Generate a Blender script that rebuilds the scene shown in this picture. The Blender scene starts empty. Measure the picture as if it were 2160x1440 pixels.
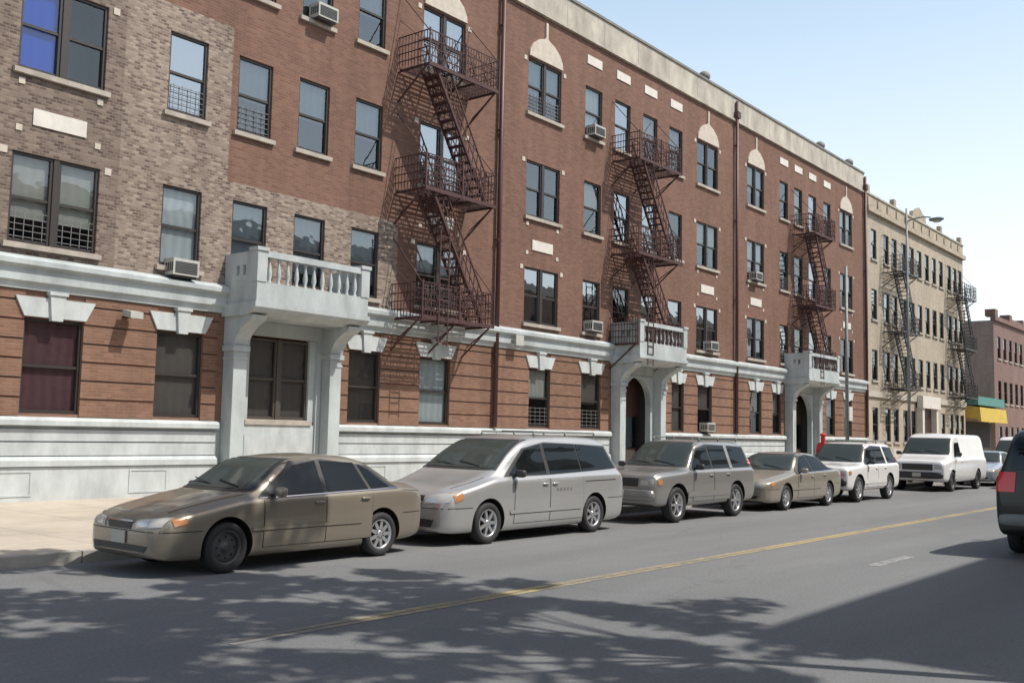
import bpy, bmesh, math, random
from mathutils import Vector, Matrix
from mathutils.bvhtree import BVHTree
random.seed(7)
S=bpy.context.scene
COL=bpy.context.collection
S.view_settings.view_transform='Standard'; S.view_settings.look='None'; S.view_settings.exposure=0
# ---------------------------------------------------------------- materials
def nodes(name):
    m=bpy.data.materials.new(name); m.use_nodes=True
    nt=m.node_tree; b=nt.nodes['Principled BSDF']; return m,nt,b
def mk(name,c,rough=.7,metal=0,coat=0,noise=None,bump=0,spec=.5,zs=1):
    m,nt,b=nodes(name)
    b.inputs['Base Color'].default_value=(*c,1); b.inputs['Roughness'].default_value=rough
    b.inputs['Metallic'].default_value=metal; b.inputs['Coat Weight'].default_value=coat
    b.inputs['Coat Roughness'].default_value=.05
    b.inputs['Specular IOR Level'].default_value=spec
    if noise:
        g=nt.nodes.new('ShaderNodeNewGeometry'); n=nt.nodes.new('ShaderNodeTexNoise')
        n.inputs['Scale'].default_value=noise[0]; n.inputs['Detail'].default_value=6; n.inputs['Roughness'].default_value=.65
        mp=nt.nodes.new('ShaderNodeMapping'); mp.inputs['Scale'].default_value=(1,1,zs); nt.links.new(g.outputs['Position'],mp.inputs[0])
        nt.links.new(mp.outputs[0],n.inputs['Vector'])
        r=nt.nodes.new('ShaderNodeMapRange'); r.inputs['From Min'].default_value=.3; r.inputs['From Max'].default_value=.7
        r.inputs['To Min'].default_value=1-noise[1]; r.inputs['To Max'].default_value=1+noise[1]*.5
        nt.links.new(n.outputs['Fac'],r.inputs['Value'])
        v=nt.nodes.new('ShaderNodeVectorMath'); v.operation='SCALE'; v.inputs[0].default_value=c
        nt.links.new(r.outputs[0],v.inputs['Scale']); nt.links.new(v.outputs[0],b.inputs['Base Color'])
        if bump:
            bp=nt.nodes.new('ShaderNodeBump'); bp.inputs['Strength'].default_value=bump; bp.inputs['Distance'].default_value=.02
            n2=nt.nodes.new('ShaderNodeTexNoise'); n2.inputs['Scale'].default_value=noise[0]*12; n2.inputs['Detail'].default_value=4
            nt.links.new(g.outputs['Position'],n2.inputs['Vector'])
            nt.links.new(n2.outputs['Fac'],bp.inputs['Height']); nt.links.new(bp.outputs[0],b.inputs['Normal'])
    return m
def brick(name,c1,c2,mortar,bias=0,bw=.215,rh=.072,ms=.009,vary=.14,streak=.14):
    m,nt,b=nodes(name); N=nt.nodes.new; Lk=nt.links.new
    g=N('ShaderNodeNewGeometry'); s=N('ShaderNodeSeparateXYZ'); Lk(g.outputs['Position'],s.inputs[0])
    a=N('ShaderNodeMath'); a.operation='ADD'; Lk(s.outputs[0],a.inputs[0]); Lk(s.outputs[1],a.inputs[1])
    c=N('ShaderNodeCombineXYZ'); Lk(a.outputs[0],c.inputs[0]); Lk(s.outputs[2],c.inputs[1])
    t=N('ShaderNodeTexBrick'); Lk(c.outputs[0],t.inputs['Vector'])
    t.inputs['Scale'].default_value=1; t.inputs['Brick Width'].default_value=bw; t.inputs['Row Height'].default_value=rh
    t.inputs['Mortar Size'].default_value=ms; t.inputs['Mortar Smooth'].default_value=.3; t.inputs['Bias'].default_value=bias
    t.inputs['Color1'].default_value=(*c1,1); t.inputs['Color2'].default_value=(*c2,1); t.inputs['Mortar'].default_value=(*mortar,1)
    n=N('ShaderNodeTexNoise'); n.inputs['Scale'].default_value=.55; n.inputs['Detail'].default_value=7; n.inputs['Roughness'].default_value=.6
    mp=N('ShaderNodeMapping'); mp.inputs['Scale'].default_value=(1,1,.45); Lk(g.outputs['Position'],mp.inputs[0]); Lk(mp.outputs[0],n.inputs['Vector'])
    r=N('ShaderNodeMapRange'); r.inputs['From Min'].default_value=.3; r.inputs['From Max'].default_value=.7
    r.inputs['To Min'].default_value=1-vary; r.inputs['To Max'].default_value=1+vary*.6; Lk(n.outputs['Fac'],r.inputs[0])
    n3=N('ShaderNodeTexNoise'); n3.inputs['Scale'].default_value=3.5; n3.inputs['Detail'].default_value=5
    mp3=N('ShaderNodeMapping'); mp3.inputs['Scale'].default_value=(1,1,.12); Lk(g.outputs['Position'],mp3.inputs[0]); Lk(mp3.outputs[0],n3.inputs['Vector'])
    r3=N('ShaderNodeMapRange'); r3.inputs['From Min'].default_value=.35; r3.inputs['From Max'].default_value=.65
    r3.inputs['To Min'].default_value=1-streak*.5; r3.inputs['To Max'].default_value=1.06; Lk(n3.outputs['Fac'],r3.inputs[0])
    mu=N('ShaderNodeMath'); mu.operation='MULTIPLY'; Lk(r.outputs[0],mu.inputs[0]); Lk(r3.outputs[0],mu.inputs[1])
    v=N('ShaderNodeVectorMath'); v.operation='SCALE'; Lk(t.outputs['Color'],v.inputs[0]); Lk(mu.outputs[0],v.inputs['Scale'])
    Lk(v.outputs[0],b.inputs['Base Color']); b.inputs['Roughness'].default_value=.85; b.inputs['Specular IOR Level'].default_value=.25
    bp=N('ShaderNodeBump'); bp.inputs['Strength'].default_value=.5; bp.inputs['Distance'].default_value=.01
    Lk(t.outputs['Fac'],bp.inputs['Height']); bp.invert=True; Lk(bp.outputs[0],b.inputs['Normal'])
    return m
def glassmat(name,fac,tint=(.8,.84,.86),rough=.02,solid=None,mx_=.9,wav=.12):
    m,nt,b=nodes(name); nt.nodes.remove(b); N=nt.nodes.new; Lk=nt.links.new
    o=[x for x in nt.nodes if x.type=='OUTPUT_MATERIAL'][0]
    gl=N('ShaderNodeBsdfGlossy'); gl.inputs['Roughness'].default_value=rough; gl.inputs['Color'].default_value=(.88,.95,1,1)
    if solid:
        tr=N('ShaderNodeBsdfDiffuse'); tr.inputs['Color'].default_value=(*solid,1)
    else:
        tr=N('ShaderNodeBsdfTransparent'); tr.inputs['Color'].default_value=(*tint,1)
    lw=N('ShaderNodeLayerWeight'); lw.inputs['Blend'].default_value=.25
    r=N('ShaderNodeMapRange'); r.inputs['To Min'].default_value=fac; r.inputs['To Max'].default_value=mx_; Lk(lw.outputs['Fresnel'],r.inputs[0])
    mx=N('ShaderNodeMixShader'); Lk(r.outputs[0],mx.inputs[0]); Lk(tr.outputs[0],mx.inputs[1]); Lk(gl.outputs[0],mx.inputs[2]); Lk(mx.outputs[0],o.inputs[0])
    if wav:
        g=N('ShaderNodeNewGeometry'); n=N('ShaderNodeTexNoise'); n.inputs['Scale'].default_value=1.3; Lk(g.outputs['Position'],n.inputs['Vector'])
        bp=N('ShaderNodeBump'); bp.inputs['Strength'].default_value=wav; bp.inputs['Distance'].default_value=.05; Lk(n.outputs['Fac'],bp.inputs['Height']); Lk(bp.outputs[0],gl.inputs['Normal'])
    return m
def curtainmat(name,c,deep=.65):
    m,nt,b=nodes(name); N=nt.nodes.new; Lk=nt.links.new
    g=N('ShaderNodeNewGeometry'); w=N('ShaderNodeTexWave'); w.inputs['Scale'].default_value=1.3; w.inputs['Distortion'].default_value=4; w.inputs['Detail'].default_value=3; w.bands_direction='X'
    Lk(g.outputs['Position'],w.inputs['Vector'])
    r=N('ShaderNodeMapRange'); r.inputs['To Min'].default_value=deep; r.inputs['To Max'].default_value=1; Lk(w.outputs['Fac'],r.inputs[0])  # wave bands darken the colour, painting in the shade of the folds
    v=N('ShaderNodeVectorMath'); v.operation='SCALE'; v.inputs[0].default_value=c; Lk(r.outputs[0],v.inputs['Scale']); Lk(v.outputs[0],b.inputs['Base Color'])
    b.inputs['Roughness'].default_value=.9; return m
M={}
M['brick']=brick('red_brick',(.205,.110,.080),(.15,.077,.057),(.175,.125,.10))
M['brickg']=brick('ground_floor_brick',(.235,.130,.090),(.18,.094,.065),(.20,.145,.11),vary=.18)
M['mott']=brick('tapestry_brick',(.335,.27,.22),(.115,.077,.066),(.25,.21,.18),bw=.15,rh=.066,ms=.010,vary=.12)
M['mottd']=brick('brown_tapestry_brick',(.245,.19,.155),(.09,.06,.052),(.20,.165,.14),bw=.15,rh=.066,ms=.010,vary=.12)
M['tan']=brick('tan_brick',(.42,.365,.285),(.33,.28,.215),(.38,.34,.285))
M['far']=brick('far_brick',(.21,.14,.125),(.17,.105,.09),(.22,.165,.145))
M['farp']=brick('far_side_brick',(.30,.245,.23),(.24,.195,.175),(.30,.245,.225))
M['opp']=brick('opposite_brick',(.3,.2,.15),(.25,.15,.11),(.3,.25,.2))
M['stone']=mk('painted_stone',(.40,.44,.45),.75,noise=(1.6,.30),bump=.15,zs=.35)
M['stonel']=mk('pale_painted_stone',(.46,.495,.50),.75,noise=(2.0,.26),bump=.15,zs=.45)
M['groove']=mk('recessed_joint',(.10,.055,.042),.9)
M['para']=mk('parapet_concrete',(.42,.39,.335),.85,noise=(1.4,.40),bump=.3,zs=.5)
M['cap']=mk('coping',(.20,.195,.185),.7,noise=(2,.3))
M['cream']=mk('cream_terracotta',(.50,.445,.38),.7,noise=(5,.2))
M['panel']=mk('white_panel',(.60,.57,.52),.6,noise=(4,.15))
M['sill']=mk('sill_stone',(.38,.34,.295),.75,noise=(3,.3))
M['frame']=mk('dark_frame',(.035,.030,.028),.45)
M['framew']=mk('brown_frame',(.065,.055,.047),.5)
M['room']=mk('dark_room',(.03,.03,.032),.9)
M['roof']=mk('roof_tar',(.08,.08,.08),.9,noise=(1,.3))
M['iron']=mk('maroon_iron',(.066,.028,.027),.7,noise=(6,.4))
M['ironb']=mk('black_iron',(.03,.032,.035),.5)
M['pipe']=mk('downspout_paint',(.07,.028,.026),.5)
M['rubber']=mk('tyre_rubber',(.022,.022,.024),.75)
M['blackp']=mk('black_plastic',(.03,.03,.032),.5)
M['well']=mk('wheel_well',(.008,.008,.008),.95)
M['alloy']=mk('alloy',(.62,.63,.65),.28,metal=.85)
M['steelw']=mk('steel_wheel',(.09,.09,.09),.45,metal=.5)
M['chrome']=mk('chrome',(.75,.75,.77),.12,metal=1)
M['lamp']=mk('headlight_lens',(.40,.40,.38),.15,metal=0,coat=.6)
M['lampin']=mk('headlight_reflector',(.62,.62,.60),.25,metal=.5)
M['amber']=mk('amber_lens',(.44,.20,.09),.15,coat=.6)
M['red']=mk('red_lens',(.72,.01,.015),.15,coat=.6)
M['plate']=mk('number_plate',(.42,.41,.36),.5)
M['glass']=glassmat('window_glass',.15)
M['glass0']=glassmat('window_glass_dull',.08,mx_=.5)
M['glass2']=glassmat('window_glass_bright',.40,tint=(.5,.55,.6))
M['cglass']=glassmat('car_glass',.03,solid=(.008,.010,.011),mx_=.38,wav=0)
M['cglass2']=glassmat('car_windscreen',.05,solid=(.045,.055,.052),mx_=.40,wav=0,rough=.05)
M['seam_and_shade']=mk('seam_and_shade',(.012,.012,.012),.8)  # dark colour for panel seams and the painted shade below mouldings
M['white_c']=curtainmat('white_curtain',(.53,.56,.56),.85)
M['cream_c']=curtainmat('cream_blind',(.40,.39,.345),.92)
M['pink_c']=curtainmat('maroon_curtain',(.15,.068,.075),.8)
M['blue_c']=curtainmat('blue_curtain',(.012,.08,.55),.9)
M['grey_c']=curtainmat('grey_blind',(.24,.29,.31),.92)
M['dull_c']=curtainmat('brown_grey_cover',(.14,.118,.105),.92)
M['door']=mk('dark_door',(.05,.025,.02),.4,noise=(4,.3))
M['ac']=mk('air_conditioner_metal',(.42,.42,.39),.5,noise=(5,.15))
M['galv']=mk('galvanised_steel',(.20,.215,.21),.55,metal=.2,noise=(4,.2))
M['guard']=mk('window_guard_paint',(.16,.16,.16),.5)
M['wood']=mk('bark',(.11,.08,.055),.9,noise=(6,.4),bump=.5)
def leafmat(n,c):
    m,nt,b=nodes(n); b.inputs['Base Color'].default_value=(*c,1); b.inputs['Roughness'].default_value=.55; return m
M['leaf']=leafmat('leaf',(.05,.10,.025)); M['leafd']=leafmat('leaf_dark',(.03,.065,.018)); M['leafl']=leafmat('leaf_light',(.09,.15,.035))
def paint(name,c,metal=.55,rough=.34,coat=.8): return mk(name,c,rough,metal,coat=coat,noise=(1.2,.06))
M['bronze']=paint('bronze_paint',(.245,.215,.170),.4,.38,.6); M['silver']=paint('silver_paint',(.48,.48,.475)); M['silver2']=paint('warm_silver_paint',(.32,.315,.30))
M['beige']=paint('beige_paint',(.34,.305,.25),.4); M['whitep']=paint('white_paint',(.70,.70,.69),0,.3); M['dgreen']=paint('dark_green_paint',(.005,.010,.009),0,.35,.25)
M['bluesil']=paint('blue_silver_paint',(.48,.52,.56)); M['darkclad']=mk('grey_cladding',(.16,.15,.14),.6)
# ---------------------------------------------------------------- mesh builder
class MB:
    def __init__(s): s.v=[];s.f=[];s.m=[];s.sm=[]
    def face(s,pts,m=0,sm=False):
        i=len(s.v); s.v+=[tuple(p) for p in pts]; s.f.append(tuple(range(i,i+len(pts)))); s.m.append(m); s.sm.append(sm)
    def box(s,x0,x1,y0,y1,z0,z1,m=0):
        i=len(s.v); s.v+=[(x0,y0,z0),(x1,y0,z0),(x1,y1,z0),(x0,y1,z0),(x0,y0,z1),(x1,y0,z1),(x1,y1,z1),(x0,y1,z1)]
        for f in ((0,3,2,1),(4,5,6,7),(0,1,5,4),(1,2,6,5),(2,3,7,6),(3,0,4,7)):
            s.f.append(tuple(i+k for k in f)); s.m.append(m); s.sm.append(False)
    def prism(s,poly,y0,y1,m=0,axis='y'):
        n=len(poly)
        if axis=='y': A=[(a,y0,b) for a,b in poly]; B=[(a,y1,b) for a,b in poly]
        elif axis=='x': A=[(y0,a,b) for a,b in poly]; B=[(y1,a,b) for a,b in poly]
        else: A=[(a,b,y0) for a,b in poly]; B=[(a,b,y1) for a,b in poly]
        i=len(s.v); s.v+=A+B
        s.f.append(tuple(range(i,i+n))); s.m.append(m); s.sm.append(False)
        s.f.append(tuple(range(i+2*n-1,i+n-1,-1))); s.m.append(m); s.sm.append(False)
        for k in range(n):
            j=(k+1)%n; s.f.append((i+j,i+k,i+n+k,i+n+j)); s.m.append(m); s.sm.append(False)
    def tube(s,p0,p1,r0,r1=None,n=8,m=0,caps=True):
        r1=r0 if r1 is None else r1
        p0=Vector(p0);p1=Vector(p1); d=(p1-p0)
        if d.length<1e-6: return
        d.normalize(); u=d.orthogonal().normalized(); w=d.cross(u); i=len(s.v)
        if n==4:
            u=Vector((0,0,1)) if abs(d.z)<.95 else Vector((1,0,0)); w=d.cross(u).normalized(); u=w.cross(d)
            u,w=(u+w)/math.sqrt(2)*1.2,(u-w)/math.sqrt(2)*1.2
        for k in range(n):
            a=2*math.pi*k/n; o=u*math.cos(a)+w*math.sin(a)
            s.v.append(tuple(p0+o*r0)); s.v.append(tuple(p1+o*r1))
        for k in range(n):
            j=(k+1)%n; s.f.append((i+2*k,i+2*j,i+2*j+1,i+2*k+1)); s.m.append(m); s.sm.append(n>4)
        if caps:
            s.f.append(tuple(i+2*k for k in range(n))[::-1]); s.m.append(m); s.sm.append(False)
            s.f.append(tuple(i+2*k+1 for k in range(n))); s.m.append(m); s.sm.append(False)
    def lathe(s,prof,c,axis='z',n=24,m=0):
        i=len(s.v)
        for k in range(n):
            a=2*math.pi*k/n
            for r,h in prof:
                q=(r*math.cos(a),r*math.sin(a),h)
                if axis=='y': q=(q[0],q[2],q[1])
                s.v.append((c[0]+q[0],c[1]+q[1],c[2]+q[2]))
        L=len(prof)
        for k in range(n):
            j=(k+1)%n
            for t in range(L-1):
                s.f.append((i+k*L+t,i+j*L+t,i+j*L+t+1,i+k*L+t+1)); s.m.append(m); s.sm.append(True)
    def blob(s,c,r,p=.7,nu=16,nv=10,m=0):
        i=len(s.v); f=lambda a:(abs(a)**p)*(1 if a>=0 else -1)
        for a in range(nv+1):
            ph=-math.pi/2+math.pi*a/nv
            for b in range(nu):
                th=2*math.pi*b/nu
                s.v.append((c[0]+r[0]*f(math.cos(ph))*f(math.cos(th)),c[1]+r[1]*f(math.cos(ph))*f(math.sin(th)),c[2]+r[2]*f(math.sin(ph))))
        for a in range(nv):
            for b in range(nu):
                d=(b+1)%nu; s.f.append((i+a*nu+b,i+a*nu+d,i+(a+1)*nu+d,i+(a+1)*nu+b)); s.m.append(m); s.sm.append(True)
    def mesh(s,name,mats):
        me=bpy.data.meshes.new(name); me.from_pydata(s.v,[],s.f)
        for q in mats: me.materials.append(q)
        me.polygons.foreach_set('material_index',s.m); me.polygons.foreach_set('use_smooth',s.sm); me.update(); return me
def link(name,me,parent=None,loc=(0,0,0)):
    o=bpy.data.objects.new(name,me); COL.objects.link(o); o.location=loc
    if parent: o.parent=parent
    return o
def thing(name,loc,label,cat,group=None,kind=None,me=None):
    o=link(name,me,None,loc)
    if kind: o['kind']=kind; return o
    o['label']=label; o['category']=cat
    if group: o['group']=group
    return o
def structure(name,me): return thing(name,(0,0,0),'','',kind='structure',me=me)
FY=20.68
# ---------------------------------------------------------------- ground
def asphalt(name,base,patch):
    m,nt,b=nodes(name); N=nt.nodes.new; Lk=nt.links.new
    g=N('ShaderNodeNewGeometry')
    n1=N('ShaderNodeTexNoise'); n1.inputs['Scale'].default_value=.35; n1.inputs['Detail'].default_value=8; n1.inputs['Roughness'].default_value=.6
    mp=N('ShaderNodeMapping'); mp.inputs['Scale'].default_value=(.25,1.5,1); Lk(g.outputs['Position'],mp.inputs[0]); Lk(mp.outputs[0],n1.inputs['Vector'])
    r1=N('ShaderNodeMapRange'); r1.inputs['From Min'].default_value=.3; r1.inputs['From Max'].default_value=.7; r1.inputs['To Min'].default_value=1-patch; r1.inputs['To Max'].default_value=1+patch; Lk(n1.outputs['Fac'],r1.inputs[0])
    n2=N('ShaderNodeTexNoise'); n2.inputs['Scale'].default_value=28; n2.inputs['Detail'].default_value=6; n2.inputs['Roughness'].default_value=.8; Lk(g.outputs['Position'],n2.inputs['Vector'])
    r2=N('ShaderNodeMapRange'); r2.inputs['From Min'].default_value=.3; r2.inputs['From Max'].default_value=.7; r2.inputs['To Min'].default_value=.70; r2.inputs['To Max'].default_value=1.30; Lk(n2.outputs['Fac'],r2.inputs[0])
    vo=N('ShaderNodeTexVoronoi'); vo.feature='DISTANCE_TO_EDGE'; vo.inputs['Scale'].default_value=.25
    nd=N('ShaderNodeTexNoise'); nd.inputs['Scale'].default_value=1.6; nd.inputs['Detail'].default_value=5; Lk(g.outputs['Position'],nd.inputs['Vector'])
    ad=N('ShaderNodeVectorMath'); ad.operation='MULTIPLY_ADD'; Lk(nd.outputs['Color'],ad.inputs[0]); ad.inputs[1].default_value=(1.1,1.1,0); Lk(g.outputs['Position'],ad.inputs[2]); Lk(ad.outputs[0],vo.inputs['Vector'])
    cr=N('ShaderNodeMapRange'); cr.inputs['From Min'].default_value=0; cr.inputs['From Max'].default_value=.004; cr.inputs['To Min'].default_value=.8; cr.inputs['To Max'].default_value=1; Lk(vo.outputs['Distance'],cr.inputs[0])
    a=N('ShaderNodeMath'); a.operation='MULTIPLY'; Lk(r1.outputs[0],a.inputs[0]); Lk(r2.outputs[0],a.inputs[1])
    a2=N('ShaderNodeMath'); a2.operation='MULTIPLY'; Lk(a.outputs[0],a2.inputs[0]); Lk(cr.outputs[0],a2.inputs[1])
    v=N('ShaderNodeVectorMath'); v.operation='SCALE'; v.inputs[0].default_value=base; Lk(a2.outputs[0],v.inputs['Scale']); Lk(v.outputs[0],b.inputs['Base Color'])
    b.inputs['Roughness'].default_value=.85
    bp=N('ShaderNodeBump'); bp.inputs['Strength'].default_value=.35; bp.inputs['Distance'].default_value=.01; Lk(n2.outputs['Fac'],bp.inputs['Height']); Lk(bp.outputs[0],b.inputs['Normal'])
    return m
M['road']=asphalt('asphalt',(.150,.152,.155),.18)
M['ground']=mk('ground_dirt',(.2,.19,.17),.9,noise=(.3,.2))
def slab():
    m=brick('pavement_concrete',(.46,.405,.335),(.42,.37,.31),(.27,.235,.20),bw=1.5,rh=1.5,ms=.012,vary=.18,streak=.05)
    nt=m.node_tree
    t=[n for n in nt.nodes if n.type=='TEX_BRICK'][0]; t.offset=0
    g=[n for n in nt.nodes if n.type=='NEW_GEOMETRY'][0]; nt.links.new(g.outputs['Position'],t.inputs['Vector']); return m
M['slab']=slab(); M['kerb']=mk('kerb_concrete',(.33,.32,.29),.85,noise=(2,.3),bump=.3)
b=MB(); b.face([(-900,-900,-.012),(1500,-900,-.012),(1500,1200,-.012),(-900,1200,-.012)]); structure('ground',b.mesh('ground',[M['ground']]))
b=MB(); b.face([(-80,.9,0),(420,.9,0),(420,12.7,0),(-80,12.7,0)]); structure('road',b.mesh('road',[M['road']]))
b=MB(); b.face([(-80,12.86,.15),(420,12.86,.15),(420,20.75,.2),(-80,20.75,.2)]); structure('pavement',b.mesh('pavement',[M['slab']]))
b=MB(); b.face([(-80,-6,.15),(420,-6,.15),(420,.74,.15),(-80,.74,.15)]); structure('pavement',b.mesh('pavement',[M['slab']]))
for y0,y1 in ((12.7,12.86),(.74,.9)):
    b=MB(); x=-80
    while x<200:
        b.box(x,x+2.98,y0,y1,-.01,.15); x+=3
    structure('kerb',b.mesh('kerb',[M['kerb']]))
def worn(name,c,thr,fade=None):
    m,nt,b=nodes(name); N=nt.nodes.new; Lk=nt.links.new
    g=N('ShaderNodeNewGeometry'); n=N('ShaderNodeTexNoise'); n.inputs['Scale'].default_value=7; n.inputs['Detail'].default_value=9; n.inputs['Roughness'].default_value=.8; Lk(g.outputs['Position'],n.inputs['Vector'])
    n2=N('ShaderNodeTexNoise'); n2.inputs['Scale'].default_value=.5; n2.inputs['Detail'].default_value=3; Lk(g.outputs['Position'],n2.inputs['Vector'])
    ad=N('ShaderNodeMath'); ad.operation='MULTIPLY_ADD'; Lk(n2.outputs['Fac'],ad.inputs[0]); ad.inputs[1].default_value=.6; Lk(n.outputs['Fac'],ad.inputs[2])
    r=N('ShaderNodeMapRange'); r.inputs['From Min'].default_value=thr+.3-.1; r.inputs['From Max'].default_value=thr+.3+.14; Lk(ad.outputs[0],r.inputs[0])
    out=r.outputs[0]
    if fade:
        s=N('ShaderNodeSeparateXYZ'); Lk(g.outputs['Position'],s.inputs[0]); f=N('ShaderNodeMapRange'); f.inputs['From Min'].default_value=fade[0]; f.inputs['From Max'].default_value=fade[1]; f.inputs['To Min'].default_value=0
        Lk(s.outputs[0],f.inputs[0]); mu=N('ShaderNodeMath'); mu.operation='MULTIPLY'; Lk(out,mu.inputs[0]); Lk(f.outputs[0],mu.inputs[1]); out=mu.outputs[0]
    mx=N('ShaderNodeMix'); mx.data_type='RGBA'; mx.inputs[6].default_value=(.160,.160,.160,1); mx.inputs[7].default_value=(*c,1); Lk(out,mx.inputs[0]); Lk(mx.outputs[2],b.inputs['Base Color']); b.inputs['Roughness'].default_value=.85
    return m
M['yellow']=worn('worn_yellow_paint',(.40,.31,.14),.46,(5.0,8.0)); M['wline']=worn('worn_white_paint',(.42,.42,.42),.44)
b=MB()
for y in (7.19,7.31): b.face([(5.3,y-.05,.004),(400,y-.05,.004),(400,y+.05,.004),(5.3,y+.05,.004)])
structure('road_marking',b.mesh('road_marking',[M['yellow']]))
b=MB()
for x in (14.9,): b.face([(x,5.1,.004),(x+1.6,5.1,.004),(x+1.6,5.28,.004),(x,5.28,.004)])
structure('road_marking',b.mesh('road_marking',[M['wline']]))
# ---------------------------------------------------------------- building helpers
def wallgrid(b,x0,x1,z0,z1,holes,matf,cutx=(),cutz=(),depth=.14,rev=0,back=1,y=FY):
    xs=sorted({round(v,4) for v in [x0,x1,*cutx]+[h[0] for h in holes]+[h[1] for h in holes] if x0<=v<=x1})
    zs=sorted({round(v,4) for v in [z0,z1,*cutz]+[h[2] for h in holes]+[h[3] for h in holes] if z0<=v<=z1})
    for i in range(len(xs)-1):
        for j in range(len(zs)-1):
            cx=(xs[i]+xs[i+1])/2; cz=(zs[j]+zs[j+1])/2
            if any(h[0]<cx<h[1] and h[2]<cz<h[3] for h in holes): continue
            b.face([(xs[i],y,zs[j]),(xs[i+1],y,zs[j]),(xs[i+1],y,zs[j+1]),(xs[i],y,zs[j+1])],matf(cx,cz))
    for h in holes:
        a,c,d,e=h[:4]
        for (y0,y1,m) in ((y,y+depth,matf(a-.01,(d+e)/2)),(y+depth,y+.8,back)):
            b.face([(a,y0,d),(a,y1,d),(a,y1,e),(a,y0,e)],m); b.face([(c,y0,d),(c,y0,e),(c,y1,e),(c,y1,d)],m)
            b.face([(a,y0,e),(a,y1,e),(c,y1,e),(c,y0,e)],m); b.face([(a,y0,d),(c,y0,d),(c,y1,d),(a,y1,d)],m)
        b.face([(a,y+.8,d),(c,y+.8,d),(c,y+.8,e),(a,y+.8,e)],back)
def weld(me):
    bm=bmesh.new(); bm.from_mesh(me); bmesh.ops.remove_doubles(bm,verts=bm.verts,dist=.0005); bm.to_mesh(me); bm.free()
CACHE={}
def cached(key,fn):
    if key not in CACHE: CACHE[key]=fn()
    return CACHE[key]
def mesh_glass(w,h,dbl):
    b=MB(); hs=[(0,w)] if not dbl else [(0,w/2-.06),(w/2+.06,w)]
    for a,c in hs:
        b.face([(a,.09,h/2),(c,.09,h/2),(c,.09,h),(a,.09,h)]); b.face([(a,.12,0),(c,.12,0),(c,.12,h/2),(a,.12,h/2)])
    return b.mesh('window_glass',[M['glass']])
def mesh_frame(w,h,dbl,guard,mat):
    b=MB(); t=.06
    hs=[(0,w)] if not dbl else [(0,w/2-.06),(w/2+.06,w)]
    for a,c in hs:
        b.box(a,a+t,.05,.135,0,h); b.box(c-t,c,.05,.135,0,h); b.box(a+t,c-t,.05,.135,h-t,h); b.box(a+t,c-t,.07,.135,0,t*1.3)
        b.box(a+t,c-t,.07,.13,h/2-.03,h/2+.03)
        if guard:
            for k in range(5):
                z=.12+k*.13; b.box(a+t,c-t,.055,.063,z,z+.014,1)
            n=4
            for k in range(n):
                x=a+t+(c-a-2*t)*(k+.5)/n; b.box(x-.007,x+.007,.045,.053,.08,.68,1)
    if dbl: b.box(w/2-.06,w/2+.06,.02,.14,0,h)
    return b.mesh('window_frame',[M[mat],M['guard']])
def mesh_sill(w):
    b=MB(); b.prism([(-.09,-.13),(-.09,-.02),(.05,.0),(.05,-.13)],-.10,w+.10,0,'x'); return b.mesh('window_sill',[M['sill']])
def window(P,x,z,w,h,dbl=False,sill=True,frame='frame',gm=None,cur='?',guard=None,y=FY,fr=None,half=False):
    px,py,pz=P.location
    w=round(w,2);h=round(h,2)
    g=link('window',cached(('g',w,h,dbl),lambda:mesh_glass(w,h,dbl)),P,(x-px,y-py,z-pz))
    if gm is None: gm='glass2' if random.random()<.36 else 'glass'
    if gm!='glass': g.material_slots[0].link='OBJECT'; g.material_slots[0].material=M[gm]
    guard=(random.random()<.25) if guard is None else guard
    link('frame',cached(('f',w,h,dbl,guard,frame),lambda:mesh_frame(w,h,dbl,guard,frame)),g)
    if sill: link('sill',cached(('s',w),lambda:mesh_sill(w)),g)
    if cur=='?': cur=random.choice(['white_c','cream_c','grey_c','grey_c',None,None,'cream_c',None,'grey_c'])
    if cur:
        fr=fr or random.choice([1,.5,.5,.65,.45,.8,.55])
        def mc():
            b=MB(); n=16; W2=w/2 if half else w
            for k in range(n):
                x0=.04+(W2-.08)*k/n; x1=.04+(W2-.08)*(k+1)/n; y0=.165+.004*math.sin(k*1.9); y1=.165+.004*math.sin((k+1)*1.9)
                b.face([(x0,y0,h*(1-fr)),(x1,y1,h*(1-fr)),(x1,y1,h),(x0,y0,h)],0,True)
            m=b.mesh('curtain',[M[cur]]); weld(m); return m
        link('curtain',cached(('c',w,h,cur,fr,half),mc),g)
    return g
def acunit(P,x,z,w=.68,h=.38,y=FY):
    def f():
        b=MB(); b.box(0,w,-.34,.06,0,h,0)
        for k in range(7): b.box(.05,w-.05,-.352,-.341,.05+k*(h-.1)/7,.05+k*(h-.1)/7+.018,1)
        for k in range(4): b.box(-.010,-.001,-.32+k*.08,-.28+k*.08,.08,h-.1,1)
        b.box(.05,w-.05,-.3,.05,-.05,-.001,1)
        return b.mesh('air_conditioner',[M['ac'],M['blackp']])
    px,py,pz=P.location; link('air_conditioner',cached(('ac',w,h),f),P,(x-px,y-py,z-pz))
def wpart(P,name,b,mats):
    px,py,pz=P.location; me=b.mesh(name,[M[k] for k in mats])
    if name=='wall': weld(me)
    return link(name,me,P,(-px,-py,-pz))
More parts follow.
